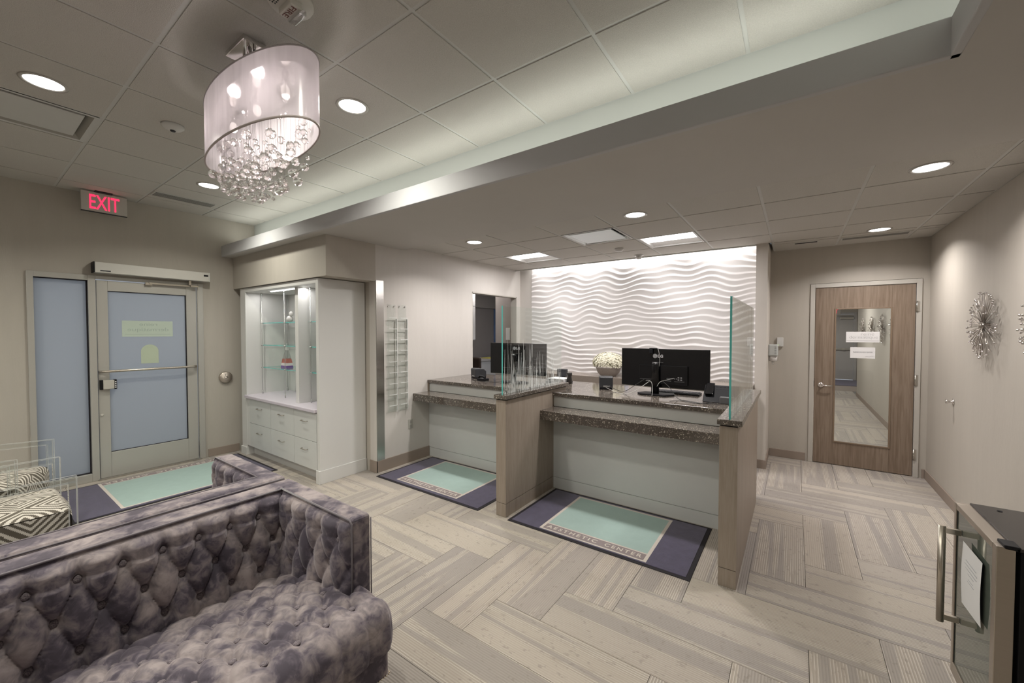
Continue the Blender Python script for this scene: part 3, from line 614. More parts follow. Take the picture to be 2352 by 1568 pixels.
frus(MB(),1.195,1.25,.065,.052).build('label_band',P('red label',(.45,.16,.13),.5,var=.15,vs=60),bt)
frus(MB(),1.25,1.36,.052,.022).build('upper_body',clearmat('bottle glass',(.85,.86,.86),.1),bt)
frus(MB(),1.36,1.40,.024,.024).build('cap',WHITE,bt)
od=thing('white_ornament',(-5.35,2.55,1.719),'small white shell-like ornament on the top glass shelf','ornament')
MB().sph((-5.33,2.55,1.765),.045,2,(1.2,.8,1)).build('shell',P('ornament white',(.85,.83,.80),.4,var=.02),od); MB().sph((-5.29,2.55,1.83),.035,2,(1,.7,1)).build('shell_tip',P('ornament white',(.85,.83,.8)),od)
cg=tag(bx('corner_guard',XB+.0005,XB+.006,2.782,2.882,.13,2.18,P('guard steel',(.55,.54,.52),.16,1,bump=.05,bs=120,stretch=(1,1,20))),'tall polished steel corner guard on the wall end beside display cabinet','corner guard')
# brochure racks
for (ya,yb,l) in((2.925,3.05,'clear acrylic brochure rack nearer the display cabinet'),(3.085,3.205,'clear acrylic brochure rack nearer the reception desk')):
    t=thing('brochure_rack',(XB,(ya+yb)/2,1.3),l,'brochure rack','acrylic racks on the wall')
    bx('back_plate',XB+.006,XB+.009,ya,yb,.66,1.92,ACRY,t)
    for y in(ya,yb-.006): bx('side_rail',XB+.009,XB+.034,y,y+.006,.66,1.75,ACRE if y!=ya else ACRY,t)
    for y in(ya+.02,yb-.02): MB().cyl((XB+.0,y,1.90),(XB+.014,y,1.90),.006,8).build('wall_screw',CHROME,t)
    for k in range(9):
        z=.68+k*.128
        p=MB().box(XB+.032,XB+.035,ya+.006,yb-.006,z,z+.055).box(XB+.009,XB+.032,ya+.006,yb-.006,z,z+.003); p.build('pocket',ACRY,t)
        bx('pocket_lip',XB+.0325,XB+.0365,ya+.008,yb-.006,z+.055,z+.061,ACRE,t)
ol=thing('wall_outlet',(XB,3.265,.467),'white electrical outlet low on the wall beside the left desk','outlet')
bx('plate',XB,XB+.006,3.23,3.30,.41,.525,P('outlet plate',(.42,.41,.37),.4,var=.02),ol,.002)
for z in(.44,.495): MB().box(XB+.006,XB+.008,3.25,3.28,z-.018,z+.018).build('socket',P('socket grey',(.3,.29,.27),.4,var=.02),ol,bevel=.001)
# ============================================================ RECEPTION DESKS
ZC=.985
def desk(x0,x1,label):
    t=thing('reception_desk',((x0+x1)/2,3.9,0),label,'reception desk','reception desk bays')
    bx('front_panel',x0,x1,3.57,3.60,.115,.75,LAMW,t,.001); bx('toe_panel',x0,x1,3.571,3.60,.0,.111,LAMW,t,.001)
    bx('upper_panel',x0,x1,3.57,3.60,.84,.945,LAMW,t,.001)
    bx('transaction_shelf',x0,x1,3.305,3.60,.752,.838,STONE,t,.002)
    bx('countertop',x0,x1,3.545,4.50,.947,ZC,STONE,t,.002)
    bx('end_trim',x0,x0+.012,3.548,3.60,.838,.947,LAMT,t)
    return t
dk1=desk(XB+.002,-2.112,'left bay of the reception desk, between the brochure wall and the left divider')
dk2=desk(-2.018,-.382,'right bay of the reception desk, between the two wooden dividers')
bx('countertop_bridge',-2.112,-2.020,3.865,4.50,.947,ZC,STONE,dk1)
bx('rear_apron',-3.84,-2.03,4.47,4.50,0,.94,LAMT,dk1); bx('rear_apron',-2.01,-.39,4.47,4.50,0,.94,LAMT,dk2)
def reeds(x,y0,y1,z0,n,hmax,seed,parent,side=-1):
    m=MB(); r=random.Random(seed)
    for k in range(n):
        y=y0+(y1-y0)*(k+r.random())/n; f=(y-y0)/(y1-y0); h=(.05+hmax*(r.random()**1.6))*(1-.62*f); w=r.uniform(.0018,.0045); l=r.uniform(-.02,.02); l2=r.uniform(-.03,.03)
        P_=[(y,z0),(y+l*.5,z0+h*.5),(y+l2,z0+h)]; prev=None
        for s in range(7):
            u=s/6; yy=P_[0][0]*(1-u)**2+2*P_[1][0]*u*(1-u)+P_[2][0]*u*u; zz=z0+h*u; ww=w*(1-.75*u)
            a=m.b.verts.new((x,yy-ww,zz)); b=m.b.verts.new((x,yy+ww,zz))
            if prev: m.b.faces.new((prev[0],prev[1],b,a))
            prev=(a,b)
    return m.build('etched_reeds',P('etched white',(.72,.75,.74),.7,var=.02),parent,kind='stuff')
def divider(x0,x1,y0,y1,ye,label,gx_,gy0,gy1,gz1,n,hm,seed):
    t=thing('divider_wall',((x0+x1)/2,(y0+y1)/2,0),label,'divider')
    bx('body',x0,x1,y0,y1,.118,1.012,LAMT,t,.002); bx('base',x0+.001,x1-.001,y0+.001,y1-.001,0,.114,LAMT,t,.001)
    bx('reveal_strip',x0+.004,x1-.004,y0+.004,y1,1.012,1.022,BLK,t); bx('stone_cap',x0-.012,x1+.025,y0-.02,ye,1.022,1.056,STONE,t,.003)
    g=MB().box(gx_-.006,gx_+.006,gy0,gy1,1.056,gz1).build('glass_screen',[GLASS,GEDGE],t)
    for p in g.data.polygons:
        if p.normal.y<-.5: p.material_index=1
    reeds(gx_+.0075,gy0+.01,gy1-.01,1.057,n,hm,seed,g)
divider(-2.114,-2.010,2.74,3.85,3.86,'left wood-grain divider with stone cap and glass screen etched with reeds',-2.062,2.76,3.82,1.825,120,.55,5)
divider(-.380,-.278,2.785,4.37,4.38,'right wood-grain divider with stone cap and glass screen, next to the corridor',-.325,2.80,4.36,1.82,60,.16,9)
# credenza
cr=thing('credenza',(-2.0,5.45,0),'low back counter with stone top along the wave wall','counter')
bx('stone_top',-3.84,-.39,5.22,5.655,.885,.975,P('dim quartz',(.24,.205,.175),.25,var=.12,vs=90),cr,.003); bx('cabinet_body',-3.84,-.39,5.25,5.655,.0,.885,LAMW,cr)
fl=thing('flower_arrangement',(-2.155,5.40,.975),'grey round bowl of tightly packed white hydrangeas','flowers')
MB().lathe([(.10,0),(.105,.004),(.15,.05),(.178,.12),(.185,.135),(.178,.137),(.165,.12),(.0,.11)],(-2.155,5.40,.975),36).build('bowl',P('stone bowl',(.36,.32,.29),.6,var=.15,vs=30,bump=.2),fl)
r=random.Random(3); FW=P('ivory petals',(.80,.77,.62),.7,var=.12,vs=40)
pet=MB()
for k in range(900):
    a=r.uniform(0,2*PI); e=r.uniform(-.25,1)**1; e=math.asin(min(1,max(-.35,r.uniform(-.35,1)))); R_=.215*(1+r.uniform(-.05,.05))
    c=Vector((-2.155+R_*math.cos(e)*math.cos(a),5.40+R_*.8*math.cos(e)*math.sin(a),1.165+.135*math.sin(e)+r.uniform(-.008,.008)))
    nrm=Vector((math.cos(e)*math.cos(a),math.cos(e)*math.sin(a),math.sin(e)+.2)).normalized(); t_=nrm.orthogonal().normalized(); b_=nrm.cross(t_); ph=r.uniform(0,6)
    for q in range(4):
        g_=ph+q*PI/2; d_=t_*math.cos(g_)+b_*math.sin(g_); s_=t_*-math.sin(g_)+b_*math.cos(g_); L_=.019
        v=[c,c+d_*L_*.6+s_*L_*.5+nrm*.004,c+d_*L_+nrm*.007,c+d_*L_*.6-s_*L_*.5+nrm*.004]; pet.b.faces.new([pet.b.verts.new(x) for x in v])
pet.build('petals',FW,fl,kind='stuff',norm=False)
MB().sph((-2.155,5.40,1.15),.195,3,(1,.8,.62)).build('flower_core',P('petal shade',(.62,.62,.42),.8,var=.1,vs=50),fl)
sb=thing('spray_bottle',(-1.87,5.34,.975),'small bottle with a blue base between the flowers and the right monitor','bottle')
MB().lathe([(.028,0),(.03,.005),(.03,.07),(.022,.09),(.012,.10)],(-1.87,5.34,.975),16).build('blue_base',P('blue plastic',(.04,.07,.35),.3,var=.1),sb)
MB().lathe([(.03,.07),(.03,.15),(.014,.18),(.014,.20)],(-1.87,5.34,.976),16).build('clear_top',P('milky plastic',(.5,.52,.62),.3,var=.05),sb)
# ------------------------------------------------------------ desk equipment
def monitor(name,cx_,y,w,z0,z1,label,rz,lx,logo_z,ls,baseY):
    t=thing(name,(cx_,y,ZC),label,'monitor')
    M=Matrix.Translation((cx_,y,0))@Matrix.Rotation(rz,4,'Z')
    def lb(*a,**k): return MB().box(*a,M=M,**k)
    MB_=MB(); hw=w/2
    MB_.box(-hw,hw,-.012,.012,z0,z1,M=M); MB_.box(-hw*.55,hw*.55,-.035,-.012,z0+.03,z1-.16,M=M); MB_.build('screen_shell',BLKG,t,bevel=.004)
    MB().box(-hw+.008,hw-.008,.0121,.0135,z0+.012,z1-.008,M=M).build('display',BLK,t)
    MB().box(-hw,hw,-.010,.0125,z0-.006,z0,M=M).build('bottom_bezel',P('silver plastic',(.45,.43,.40),.3,.6),t)
    s=MB(); a=[(-.035,-.075),(.035,-.075),(.035,-.04),(-.035,-.04)]
    s.lathe([(.038,ZC+.012),(.036,z1-.15),(.032,z1-.135)],tuple(M@Vector((lx,-.065,0))),20,sx=1,sy=.6); s.build('stand_neck',BLKG,t)
    MB().lathe([(.032,z1-.1349),(.0,z1-.128)],tuple(M@Vector((lx,-.065,0))),20,sx=1,sy=.6).build('neck_cap',P('grey plastic',(.28,.28,.28),.3,var=.05),t)
    bp=[(lx-.17,-.07),(lx-.13,-.13),(lx+.10,-.13),(lx+.17,-.02),(lx+.15,.05),(lx-.13,.05)]
    MB().prism([tuple(M@Vector((a_,b_,ZC+.0005))) for a_,b_ in bp],(0,0,.014)).build('stand_base',BLK,t,bevel=.003)
    GREY=P('logo grey',(.42,.42,.43),.5,var=.02); sh=[x for x in t.children if x.name.startswith('screen_shell')][0]
    def place(px,pz): return tuple(M@Vector((px,-.0128,pz)))
    MB().lathe([(.021*ls,0),(.021*ls,-.0012)],place(lx-.018*ls,logo_z),28,'y').build('logo_disc',GREY,t)
    MB().lathe([(.0125*ls,0),(.0125*ls,-.0018)],place(lx-.018*ls,logo_z),20,'y').box(0,0.001,0,.0001,0,.0001).build('logo_ring',P('logo ring',(.30,.30,.31),.5),t) if 0 else None
    fm=lambda px,pz:Matrix(M)@frame((px,-.0146,pz),(1,0,0),(0,0,1))
    DK=P('logo dark',(.03,.03,.03),.5)
    arc=MB(); c0=place(lx-.018*ls,logo_z); cc=Vector(c0)+M.to_3x3()@Vector((0,-.0016,0)); rx=M.to_3x3()@Vector((1,0,0))
    arc.tube([cc+rx*(.015*ls*math.cos(t_))+Vector((0,0,.015*ls*math.sin(t_))) for t_ in [.9+i*.38 for i in range(15)]],.0011,5)
    arc.tube([cc+Vector((0,0,.007*ls)),cc-Vector((0,0,.007*ls)),cc-Vector((0,0,.007*ls))+rx*.006*ls],.001,5); arc.tube([cc+rx*.003*ls,cc+rx*.014*ls],.001,5); arc.sph(cc+rx*(-.007*ls)+Vector((0,0,.006*ls)),.0018,1)
    arc.build('logo_face',DK,t)
    text('L',.04,GREY,t,fm(lx+.019*ls,logo_z),fit=(.021*ls,.030*ls),bold=.002); text('G',.04,GREY,t,fm(lx+.045*ls,logo_z),fit=(.027*ls,.031*ls),bold=.002)
    MB().box(lx-.045,lx+.06,-.0138,-.0125,logo_z-.062,logo_z-.060,M=M).box(-hw*.55+.01,lx-.04,-.0365,-.035,z0+.075,z0+.077,M=M).build('seam_line',P('seam grey',(.2,.2,.2),.4),t)
    pr=MB()
    for k in range(6): pr.box(lx+.10+k*.017,lx+.108+k*.017,-.0365,-.035,z0+.09,z0+.096,M=M)
    for k in range(4): pr.box(lx+.20+(k%2)*.024,lx+.215+(k%2)*.024,-.0365,-.035,z0+.08+(k//2)*.02,z0+.09+(k//2)*.02,M=M)
    pr.box(lx+.09,lx+.14,-.0365,-.035,z0+.068,z0+.070,M=M).box(lx+.17,lx+.26,-.0365,-.035,z0+.066,z0+.068,M=M); pr.build('port_marks',P('port print',(.30,.30,.31),.5),t)
    return t,M
m2,M2=monitor('monitor',-1.045,4.03,.828,1.058,1.433,'wide black monitor seen from behind with white LG logo, on the right desk',0,-.06,1.362,1.0,4.0)
m1,M1=monitor('monitor',-2.74,3.98,.78,1.085,1.462,'wide black monitor seen from behind on the left desk, behind the etched glass',math.radians(4),-.02,1.40,1.0,4.0)
wc=thing('webcam',(-1.11,3.98,1.433),'small black webcam clipped to the top of the right monitor','webcam')
MB().box(-1.175,-1.14,3.995,4.02,1.385,1.43).box(-1.175,-1.10,3.995,4.055,1.432,1.441).build('clip',BLK,wc,bevel=.004); MB().cyl((-1.12,4.045,1.43),(-1.12,4.065,1.43),.012,12).build('camera_head',BLK2,wc)
CB=P('black cable',(.02,.02,.02),.5); CWH=P('white cable',(.55,.54,.52),.5)
def cable(name,pts,mat,label,r=.0028,grp=None):
    P3=[Vector(p) for p in pts]; out=[]
    for i in range(len(P3)-1):
        p0,p1,p2,p3=P3[max(i-1,0)],P3[i],P3[i+1],P3[min(i+2,len(P3)-1)]
        for k in range(8):
            t=k/8; out.append(.5*((2*p1)+(-p0+p2)*t+(2*p0-5*p1+4*p2-p3)*t*t+(-p0+3*p1-3*p2+p3)*t**3))
    out.append(P3[-1]); return tag(MB().tube(out,r,6).build(name,mat),label,'cable')
cable('cable',[(-1.10,4.0,1.447),(-1.085,3.99,1.425),(-1.072,3.99,1.36),(-1.07,3.985,1.30),(-1.078,3.98,1.24)],CWH,'thin grey webcam cable hanging down the back of the right monitor',.002)
cable('cable',[(-1.20,3.985,1.12),(-1.16,3.95,1.125),(-1.12,3.90,1.11),(-1.105,3.88,1.05),(-1.10,3.84,.992)],CWH,'white cable dropping beside the stand of the right monitor',.0022)
cable('cable',[(-1.20,3.955,1.14),(-1.30,3.90,1.06),(-1.40,3.95,1.0),(-1.50,4.0,.995),(-1.60,4.02,1.03),(-1.66,4.05,1.03)],CB,'black cable looping from the right monitor to the receipt printer',.0028)
cable('cable',[(-.93,3.955,1.16),(-1.0,3.93,1.14),(-1.05,3.93,1.12),(-1.07,3.90,1.08)],CWH,'short grey cable curving from the monitor ports to the stand',.002)
cable('cable',[(-1.03,3.94,1.13),(-.95,3.88,1.08),(-.86,3.80,1.0),(-.75,3.72,.99),(-.64,3.70,.99),(-.56,3.78,1.0)],CB,'black cable curving across the desk from the right monitor to the phone',.0028)
cable('cable',[(-.50,3.76,.99),(-.66,3.72,.989),(-.80,3.78,.989),(-.90,3.68,.989)],CB,'thin dark cable lying on the stone near the front of the right desk',.0022)
cable('cable',[(-1.64,4.03,1.01),(-1.50,3.93,.99),(-1.36,3.82,.989),(-1.26,3.86,1.03),(-1.15,3.93,1.12)],CWH,'pale cable running from receipt printer toward the right monitor',.0025)
kb=thing('keyboard',(-.95,4.17,ZC),'flat black keyboard lying behind the right monitor stand','keyboard')
bx('case',-1.17,-.74,4.12,4.27,ZC,ZC+.016,BLK,kb,.004)
ks=MB()
for i in range(14):
    for j in range(4): ks.box(-1.155+i*.029,-1.13+i*.029,4.135+j*.032,4.162+j*.032,ZC+.016,ZC+.022)
ks.build('keys',BLK2,kb,kind='stuff')
def printer(x,y,label,rz=0,s=1):
    t=thing('receipt_printer',(x,y,ZC),label,'printer')
    M=Matrix.Translation((x,y,ZC))@Matrix.Rotation(rz,4,'Z')@Matrix.Scale(s,4)
    DG=P('charcoal plastic',(.035,.037,.042),.45,var=.15,vs=20)
    prof=[(-.08,.02),(.09,.02),(.09,.10),(.05,.135),(-.07,.145),(-.085,.13)]
    MB().prism([tuple(M@Vector((-.07,a,b))) for a,b in prof],tuple((M.to_3x3()@Vector((.14,0,0))))).build('body',DG,t,bevel=.008)
    MB().box(-.066,.066,-.078,.085,0.0005,.022,M=M).build('base',BLK,t,bevel=.003)
    MB().box(-.03,.04,-.084,-.078,.03,.045,M=M).build('connector_panel',P('port silver',(.4,.4,.4),.4,.5),t)
    MB().box(-.03,.02,-.0845,-.08,.118,.122,M=M).build('brand_mark',P('faint print',(.14,.14,.15),.5),t)
    return t
printer(-1.665,4.10,'charcoal receipt printer in front of the white flowers',math.radians(25),1.0)
printer(-3.42,4.05,'black card terminal box at the wall end of the left desk',math.radians(-20),.95)
ph=thing('desk_phone',(-.545,3.95,ZC),'black desk phone tilted on its stand behind the right glass screen','phone')
MB().prism([(-.66,3.82,ZC+.001),(-.66,3.96,ZC+.14),(-.66,3.99,ZC+.13),(-.66,3.88,ZC+.001)],(.27,0,0)).build('stand_body',BLK,ph,bevel=.006)
MB().prism([(-.65,3.85,ZC+.07),(-.65,3.97,ZC+.158),(-.65,3.985,ZC+.148),(-.65,3.87,ZC+.06)],(.07,0,0)).build('handset',BLKG,ph,bevel=.008)
MB().box(-.52,-.40,3.79,3.84,ZC+.001,ZC+.06).build('wall_adapter',P('phone grey',(.12,.12,.125),.4,var=.2),ph,bevel=.006)
kp=MB()
for i in range(4):
    for j in range(4): kp.box(-.57+i*.03,-.55+i*.03,3.89+j*.018,3.90+j*.018,ZC+.06+j*.02,ZC+.068+j*.02)
kp.build('buttons',BLK2,ph,kind='stuff')
hs=thing('desk_phone',(-3.20,3.88,ZC),'black cradle with coiled cord on the left desk beside the monitor','phone')
MB().box(-3.27,-3.14,3.84,3.93,ZC+.0005,ZC+.03).build('base',BLK,hs,bevel=.006); MB().tube([(-3.27,3.87,ZC+.03),(-3.23,3.86,ZC+.06),(-3.18,3.86,ZC+.055),(-3.15,3.87,ZC+.025)],.012,8).build('handset',BLK,hs)
cable('cable',[(-3.42,3.93,1.0),(-3.36,3.86,.99),(-3.25,3.80,.99),(-3.10,3.80,.99),(-2.95,3.85,.99),(-2.86,3.88,1.0)],CB,'dark cable snaking along the left desk in front of its monitor',.003)
bs=thing('document_tray',(-2.33,4.30,ZC),'low dark tray of papers behind the etched glass screen','tray')
bx('tray',-2.45,-2.20,4.15,4.38,ZC,ZC+.02,BLK,bs,.004)
for k in range(3): bx('paper_stack',-2.44,-2.22,4.17,4.37,ZC+.021+k*.012,ZC+.031+k*.012,PAPER,bs)
cc_=thing('speaker_box',(-2.36,4.42,ZC),'small black box with louvres standing behind the etched glass screen','speaker')
bx('box',-2.43,-2.31,4.40,4.46,ZC+.06,ZC+.15,BLK2,cc_,.004)
bx('foot',-2.40,-2.34,4.40,4.46,ZC,ZC+.06,BLK,cc_,.003)
cp=tag(MB().lathe([(.028,0),(.033,.004),(.031,.05),(.026,.085),(.034,.10),(.034,.125),(.03,.13),(0,.13)],(-2.19,4.27,ZC),20).build('travel_mug',P('mug dark',(.035,.03,.028),.35,var=.1)),'black waisted cup beyond the end of the left divider','cup')
# ============================================================ BACK OFFICE things
oc=thing('office_counter',(-5.6,7.2,0),'white work counter seen through the office doorway','counter')
bx('top',-5.88,-5.28,6.3,8.08,.985,1.02,P('counter top grey',(.55,.52,.50),.3,var=.03),oc,.003)
for k in range(3): bx('cupboard_door',-5.315,-5.30,6.32+k*.58,6.88+k*.58,.06,.975,CW,oc,.003)
bx('carcass',-5.88,-5.32,6.3,8.08,0,.985,CW,oc)
oc2=thing('wall_cabinet',(-5.3,5.4,1.8),'white wall cupboard high on the left inside the office','cabinet')
bx('body',-5.6,-5.02,5.0,5.84,1.44,2.60,CW,oc2); bx('cupboard_door',-5.02,-5.0,5.005,5.835,1.45,2.08,CW,oc2,.003); bx('cupboard_door',-5.02,-5.0,5.005,5.835,2.09,2.59,CW,oc2,.003)
oc3=thing('office_chair',(-4.62,5.20,0),'dark office chair at the left edge of the office doorway','chair')
BRN=P('dark leather',(.035,.022,.016),.45,var=.2)
bx('seat',-4.84,-4.42,4.98,5.40,.46,.53,BRN,oc3,.03); bx('backrest',-4.80,-4.46,5.36,5.42,.62,1.12,BRN,oc3,.03)
MB().cyl((-4.62,5.2,.09),(-4.62,5.2,.46),.025).build('gas_post',BLK,oc3)
for k in range(5): MB().tube([(-4.62,5.2,.10),(-4.62+.24*math.cos(k*2*PI/5),5.2+.24*math.sin(k*2*PI/5),.045)],.016,8).sph((-4.62+.24*math.cos(k*2*PI/5),5.2+.24*math.sin(k*2*PI/5),.025),.025,1).build('caster_leg',BLK,oc3)
for x in(-4.86,-4.40): MB().tube([(x,5.08,.50),(x,5.08,.70),(x,5.34,.72),(x,5.38,.52)],.013,6).build('armrest',CHROME,oc3)
oc3.location=(-4.92,5.52,0)
tag(bx('notepad',-5.62,-5.36,6.75,7.05,1.0201,1.035,P('yellow pad',(.75,.68,.15),.7,var=.05)),'yellow notepad on the office counter','notepad')
tag(bx('wall_paper',-4.26,-4.17,5.812,5.82,1.455,1.67,PAPER),'white sheet taped on the office side wall','paper')
tag(bx('window_1',-5.898,-5.89,7.55,7.66,1.35,2.14,P('bluish glass',(.16,.24,.42),.1,var=.3,vs=3)),'narrow bluish window strip on the far office wall','window')
bpy.data.objects['window_1']['kind']='structure'
for k_ in('label','category'): del bpy.data.objects['window_1'][k_]
# ============================================================ WOODEN DOOR (mirror glass)
d2=bpy.data.objects.new('door_2',None); COL.objects.link(d2); d2.location=(.63,YB,0); d2['kind']='structure'; ORG['door_2']=Vector((.63,YB,0))
MB().box(.146,.192,YB-.015,YB+.12,0,2.18).box(1.076,1.12,YB-.015,YB+.12,0,2.18).box(.192,1.076,YB-.015,YB+.12,2.132,2.18).build('door_frame',TRIMW,d2,bevel=.003)
l2=MB().box(.197,.388,YB-.002,YB+.042,.008,2.127).box(.880,1.071,YB-.002,YB+.042,.008,2.127).box(.388,.880,YB-.002,YB+.042,1.873,2.127).box(.388,.880,YB-.002,YB+.042,.008,.285).build('door_leaf',OAK,d2,bevel=.0015)
MB().box(.380,.397,YB-.010,YB+.0,.277,1.881).box(.872,.889,YB-.010,YB+.0,.277,1.881).box(.397,.872,YB-.010,YB+.0,1.864,1.881).box(.397,.872,YB-.010,YB+.0,.277,.294).build('glass_moulding',P('moulding wood',(.20,.145,.10),.45,var=.08),d2,bevel=.002)
bx('glass_pane',.390,.878,YB+.006,YB+.014,.287,1.871,GLASS,d2)
MB().lathe([(.03,0),(.03,-.008),(.024,-.012),(.012,-.014),(.012,-.045),(0,-.046)],(.262,YB-.002,.955),20,'y').tube([(.262,YB-.045,.955),(.30,YB-.05,.955),(.37,YB-.045,.953)],.008,8).build('lever_handle',CHROME,d2)
for z in(.19,1.01,1.82): MB().cyl((1.079,YB-.02,z),(1.079,YB-.02,z+.115),.008,10).box(1.079,1.10,YB-.018,YB-.013,z,z+.115).build('hinge',STEEL,d2)
bx('strike_plate',.188,.197,YB-.006,YB-.001,.93,1.0,BLK2,d2)
sg=bx('door_sign',.49,.785,YB+.003,YB+.005,1.478,1.60,PAPER,d2); SGT=P('sign grey print',(.34,.33,.33),.6)
text('reine',.05,SGT,d2,frame((.68,YB+.0024,1.573),(1,0,0),(0,0,1)),fit=(.115,.032),ext=.0002,bold=-.001)
text('dermatique',.05,SGT,d2,frame((.645,YB+.0024,1.533),(1,0,0),(0,0,1)),fit=(.25,.042),ext=.0002,bold=-.001)
bx('sign_rule',.495,.78,YB+.0018,YB+.003,1.494,1.497,SGT,d2)
bx('door_sign',.53,.75,YB+.003,YB+.005,1.292,1.42,PAPER,d2); text('PLEASE DO NOT ENTER',.02,P('sign print',(.12,.12,.13),.6),d2,frame((.642,YB+.0024,1.363),(1,0,0),(0,0,1)),fit=(.17,.013),ext=.0002)
MB().tube([(.665+.07*i/10,YB+.002,1.312+.006*i/10+.004*math.sin(i)) for i in range(11)],.0007,4).build('signature',SGT,d2)
# exit door at the far end of the corridor, seen through the glass
d3=bpy.data.objects.new('door_3',None); COL.objects.link(d3); d3.location=(1.1,YC,0); d3['kind']='structure'; ORG['door_3']=Vector((1.1,YC,0))
GD=P('grey painted door',(.40,.38,.37),.5,var=.03)
MB().box(.66,.72,YC-.02,YC+.1,0,2.26).box(1.58,1.66,YC-.02,YC+.1,0,2.26).box(.72,1.58,YC-.02,YC+.1,2.19,2.26).build('door_frame',GD,d3,bevel=.003)
bx('door_leaf',.725,1.575,YC-.004,YC+.04,.01,2.185,GD,d3,.002)
MB().box(.76,1.53,YC-.06,YC-.02,1.0,1.05).box(.76,.90,YC-.07,YC-.004,.985,1.065).box(1.28,1.35,YC-.07,YC-.004,.985,1.065).build('panic_bar',STEEL,d3,bevel=.004)
MB().box(1.22,1.57,YC-.06,YC-.004,2.02,2.09).box(.8,1.56,YC-.05,YC-.03,2.11,2.13).build('door_closer',STEEL,d3,bevel=.006)
e2=thing('exit_sign',(.98,15.0,2.3),'small EXIT sign seen through the top left of the wooden door glass','exit sign')
bx('sign_panel',.72,1.065,15.0,15.03,2.10,2.30,WHITE,e2,.004); text('EXIT',.12,RED,e2,frame((.885,14.998,2.20),(1,0,0),(0,0,1)),'exit_letters',fit=(.24,.13),bold=.003); bx('stem',.87,.91,15.005,15.025,2.30,2.62,WHITE,e2)
# wall devices by the wooden door
a_=thing('wall_sensor',(-.155,YB,1.465),'small white wall box with a green light left of the wooden door','wall device')
bx('box',-.19,-.122,YB-.03,YB,1.412,1.527,WHITE,a_,.004); MB().sph((-.176,YB-.031,1.432),.005,1).build('indicator_light',emis('green led',(.5,.9,.2),1.2),a_); bx('slot',-.165,-.15,YB-.0305,YB-.0295,1.419,1.423,BLK2,a_)
a_=thing('sanitizer_dispenser',(-.27,5.90,1.33),'white soap dispenser with clear lower cup on the side of the pier','dispenser')
bx('housing',-.27,-.17,5.86,5.97,1.30,1.445,P('dispenser grey',(.50,.52,.51),.35,var=.03),a_,.015); MB().lathe([(.045,.0),(.042,-.055),(.035,-.065)],(-.22,5.915,1.30),16).build('lower_cup',P('cup milky',(.6,.58,.56),.2,var=.02),a_); MB().cyl((-.22,5.915,1.195),(-.22,5.915,1.236),.012,10,.016).build('nozzle',WHITE,a_)
for z in(1.33,1.35,1.37,1.39,1.41): bx('vent_slit',-.205,-.185,5.8595,5.8605,z,z+.004,BLK2,a_)
dk=thing('door_stop',(XR,5.26,.965),'small chrome door stop knob on the right wall','door stop')
MB().lathe([(.028,0),(.028,-.006),(.010,-.010),(.010,-.032),(.020,-.036),(.020,-.05),(0,-.052)],(XR,5.26,.965),20,'x').build('knob',CHROME,dk)
# starbursts
sm=None
for k,(y,l) in enumerate(((4.49,'silver starburst wall sculpture nearest the wooden door'),(3.60,'silver starburst wall sculpture cut by the right edge of the picture'),(8.35,'nearest of the starbursts seen through the wooden door glass'),(9.45,'second of the four starbursts seen through the wooden door glass'),(10.6,'third of the four starbursts seen through the wooden door glass'),(11.9,'farthest starburst seen through the wooden door glass'))):
    if k==0:
        sm=thing('starburst_sculpture',(XR,y,1.648),l,'wall sculpture','starbursts along the right wall'); r=random.Random(21); sp_=MB(); tp=MB(); c=Vector((XR-.03,y,1.648))
        SIL=P('aged silver',(.42,.38,.34),.3,.9,var=.2,vs=40)
        for i in range(84):
            e=math.asin(r.uniform(.0,.97)) if i>30 else r.uniform(0,.12); a=i*2.39996; R_=r.uniform(.235,.262) if e<.2 else r.uniform(.17,.24)
            d=Vector((-math.sin(e)*.28,math.cos(e)*math.cos(a),math.cos(e)*math.sin(a))); p=c+d*R_
            sp_.cyl(c,p,.0017,5); tp.sph(p,r.choice([.008,.010,.007]),1)
        MB().sph(c,.026,2).cyl((XR,y,1.648),tuple(c),.02,12).build('hub',SIL,sm); sp_.build('spokes',SIL,sm,kind='stuff'); tp.build('ball_tips',CHROME,sm,kind='stuff')
    else:
        o=dup(sm); o.location.y=y; o.location.x=XR if k==1 else 1.27; o['label']=l; o.rotation_euler.x=k*PI/2
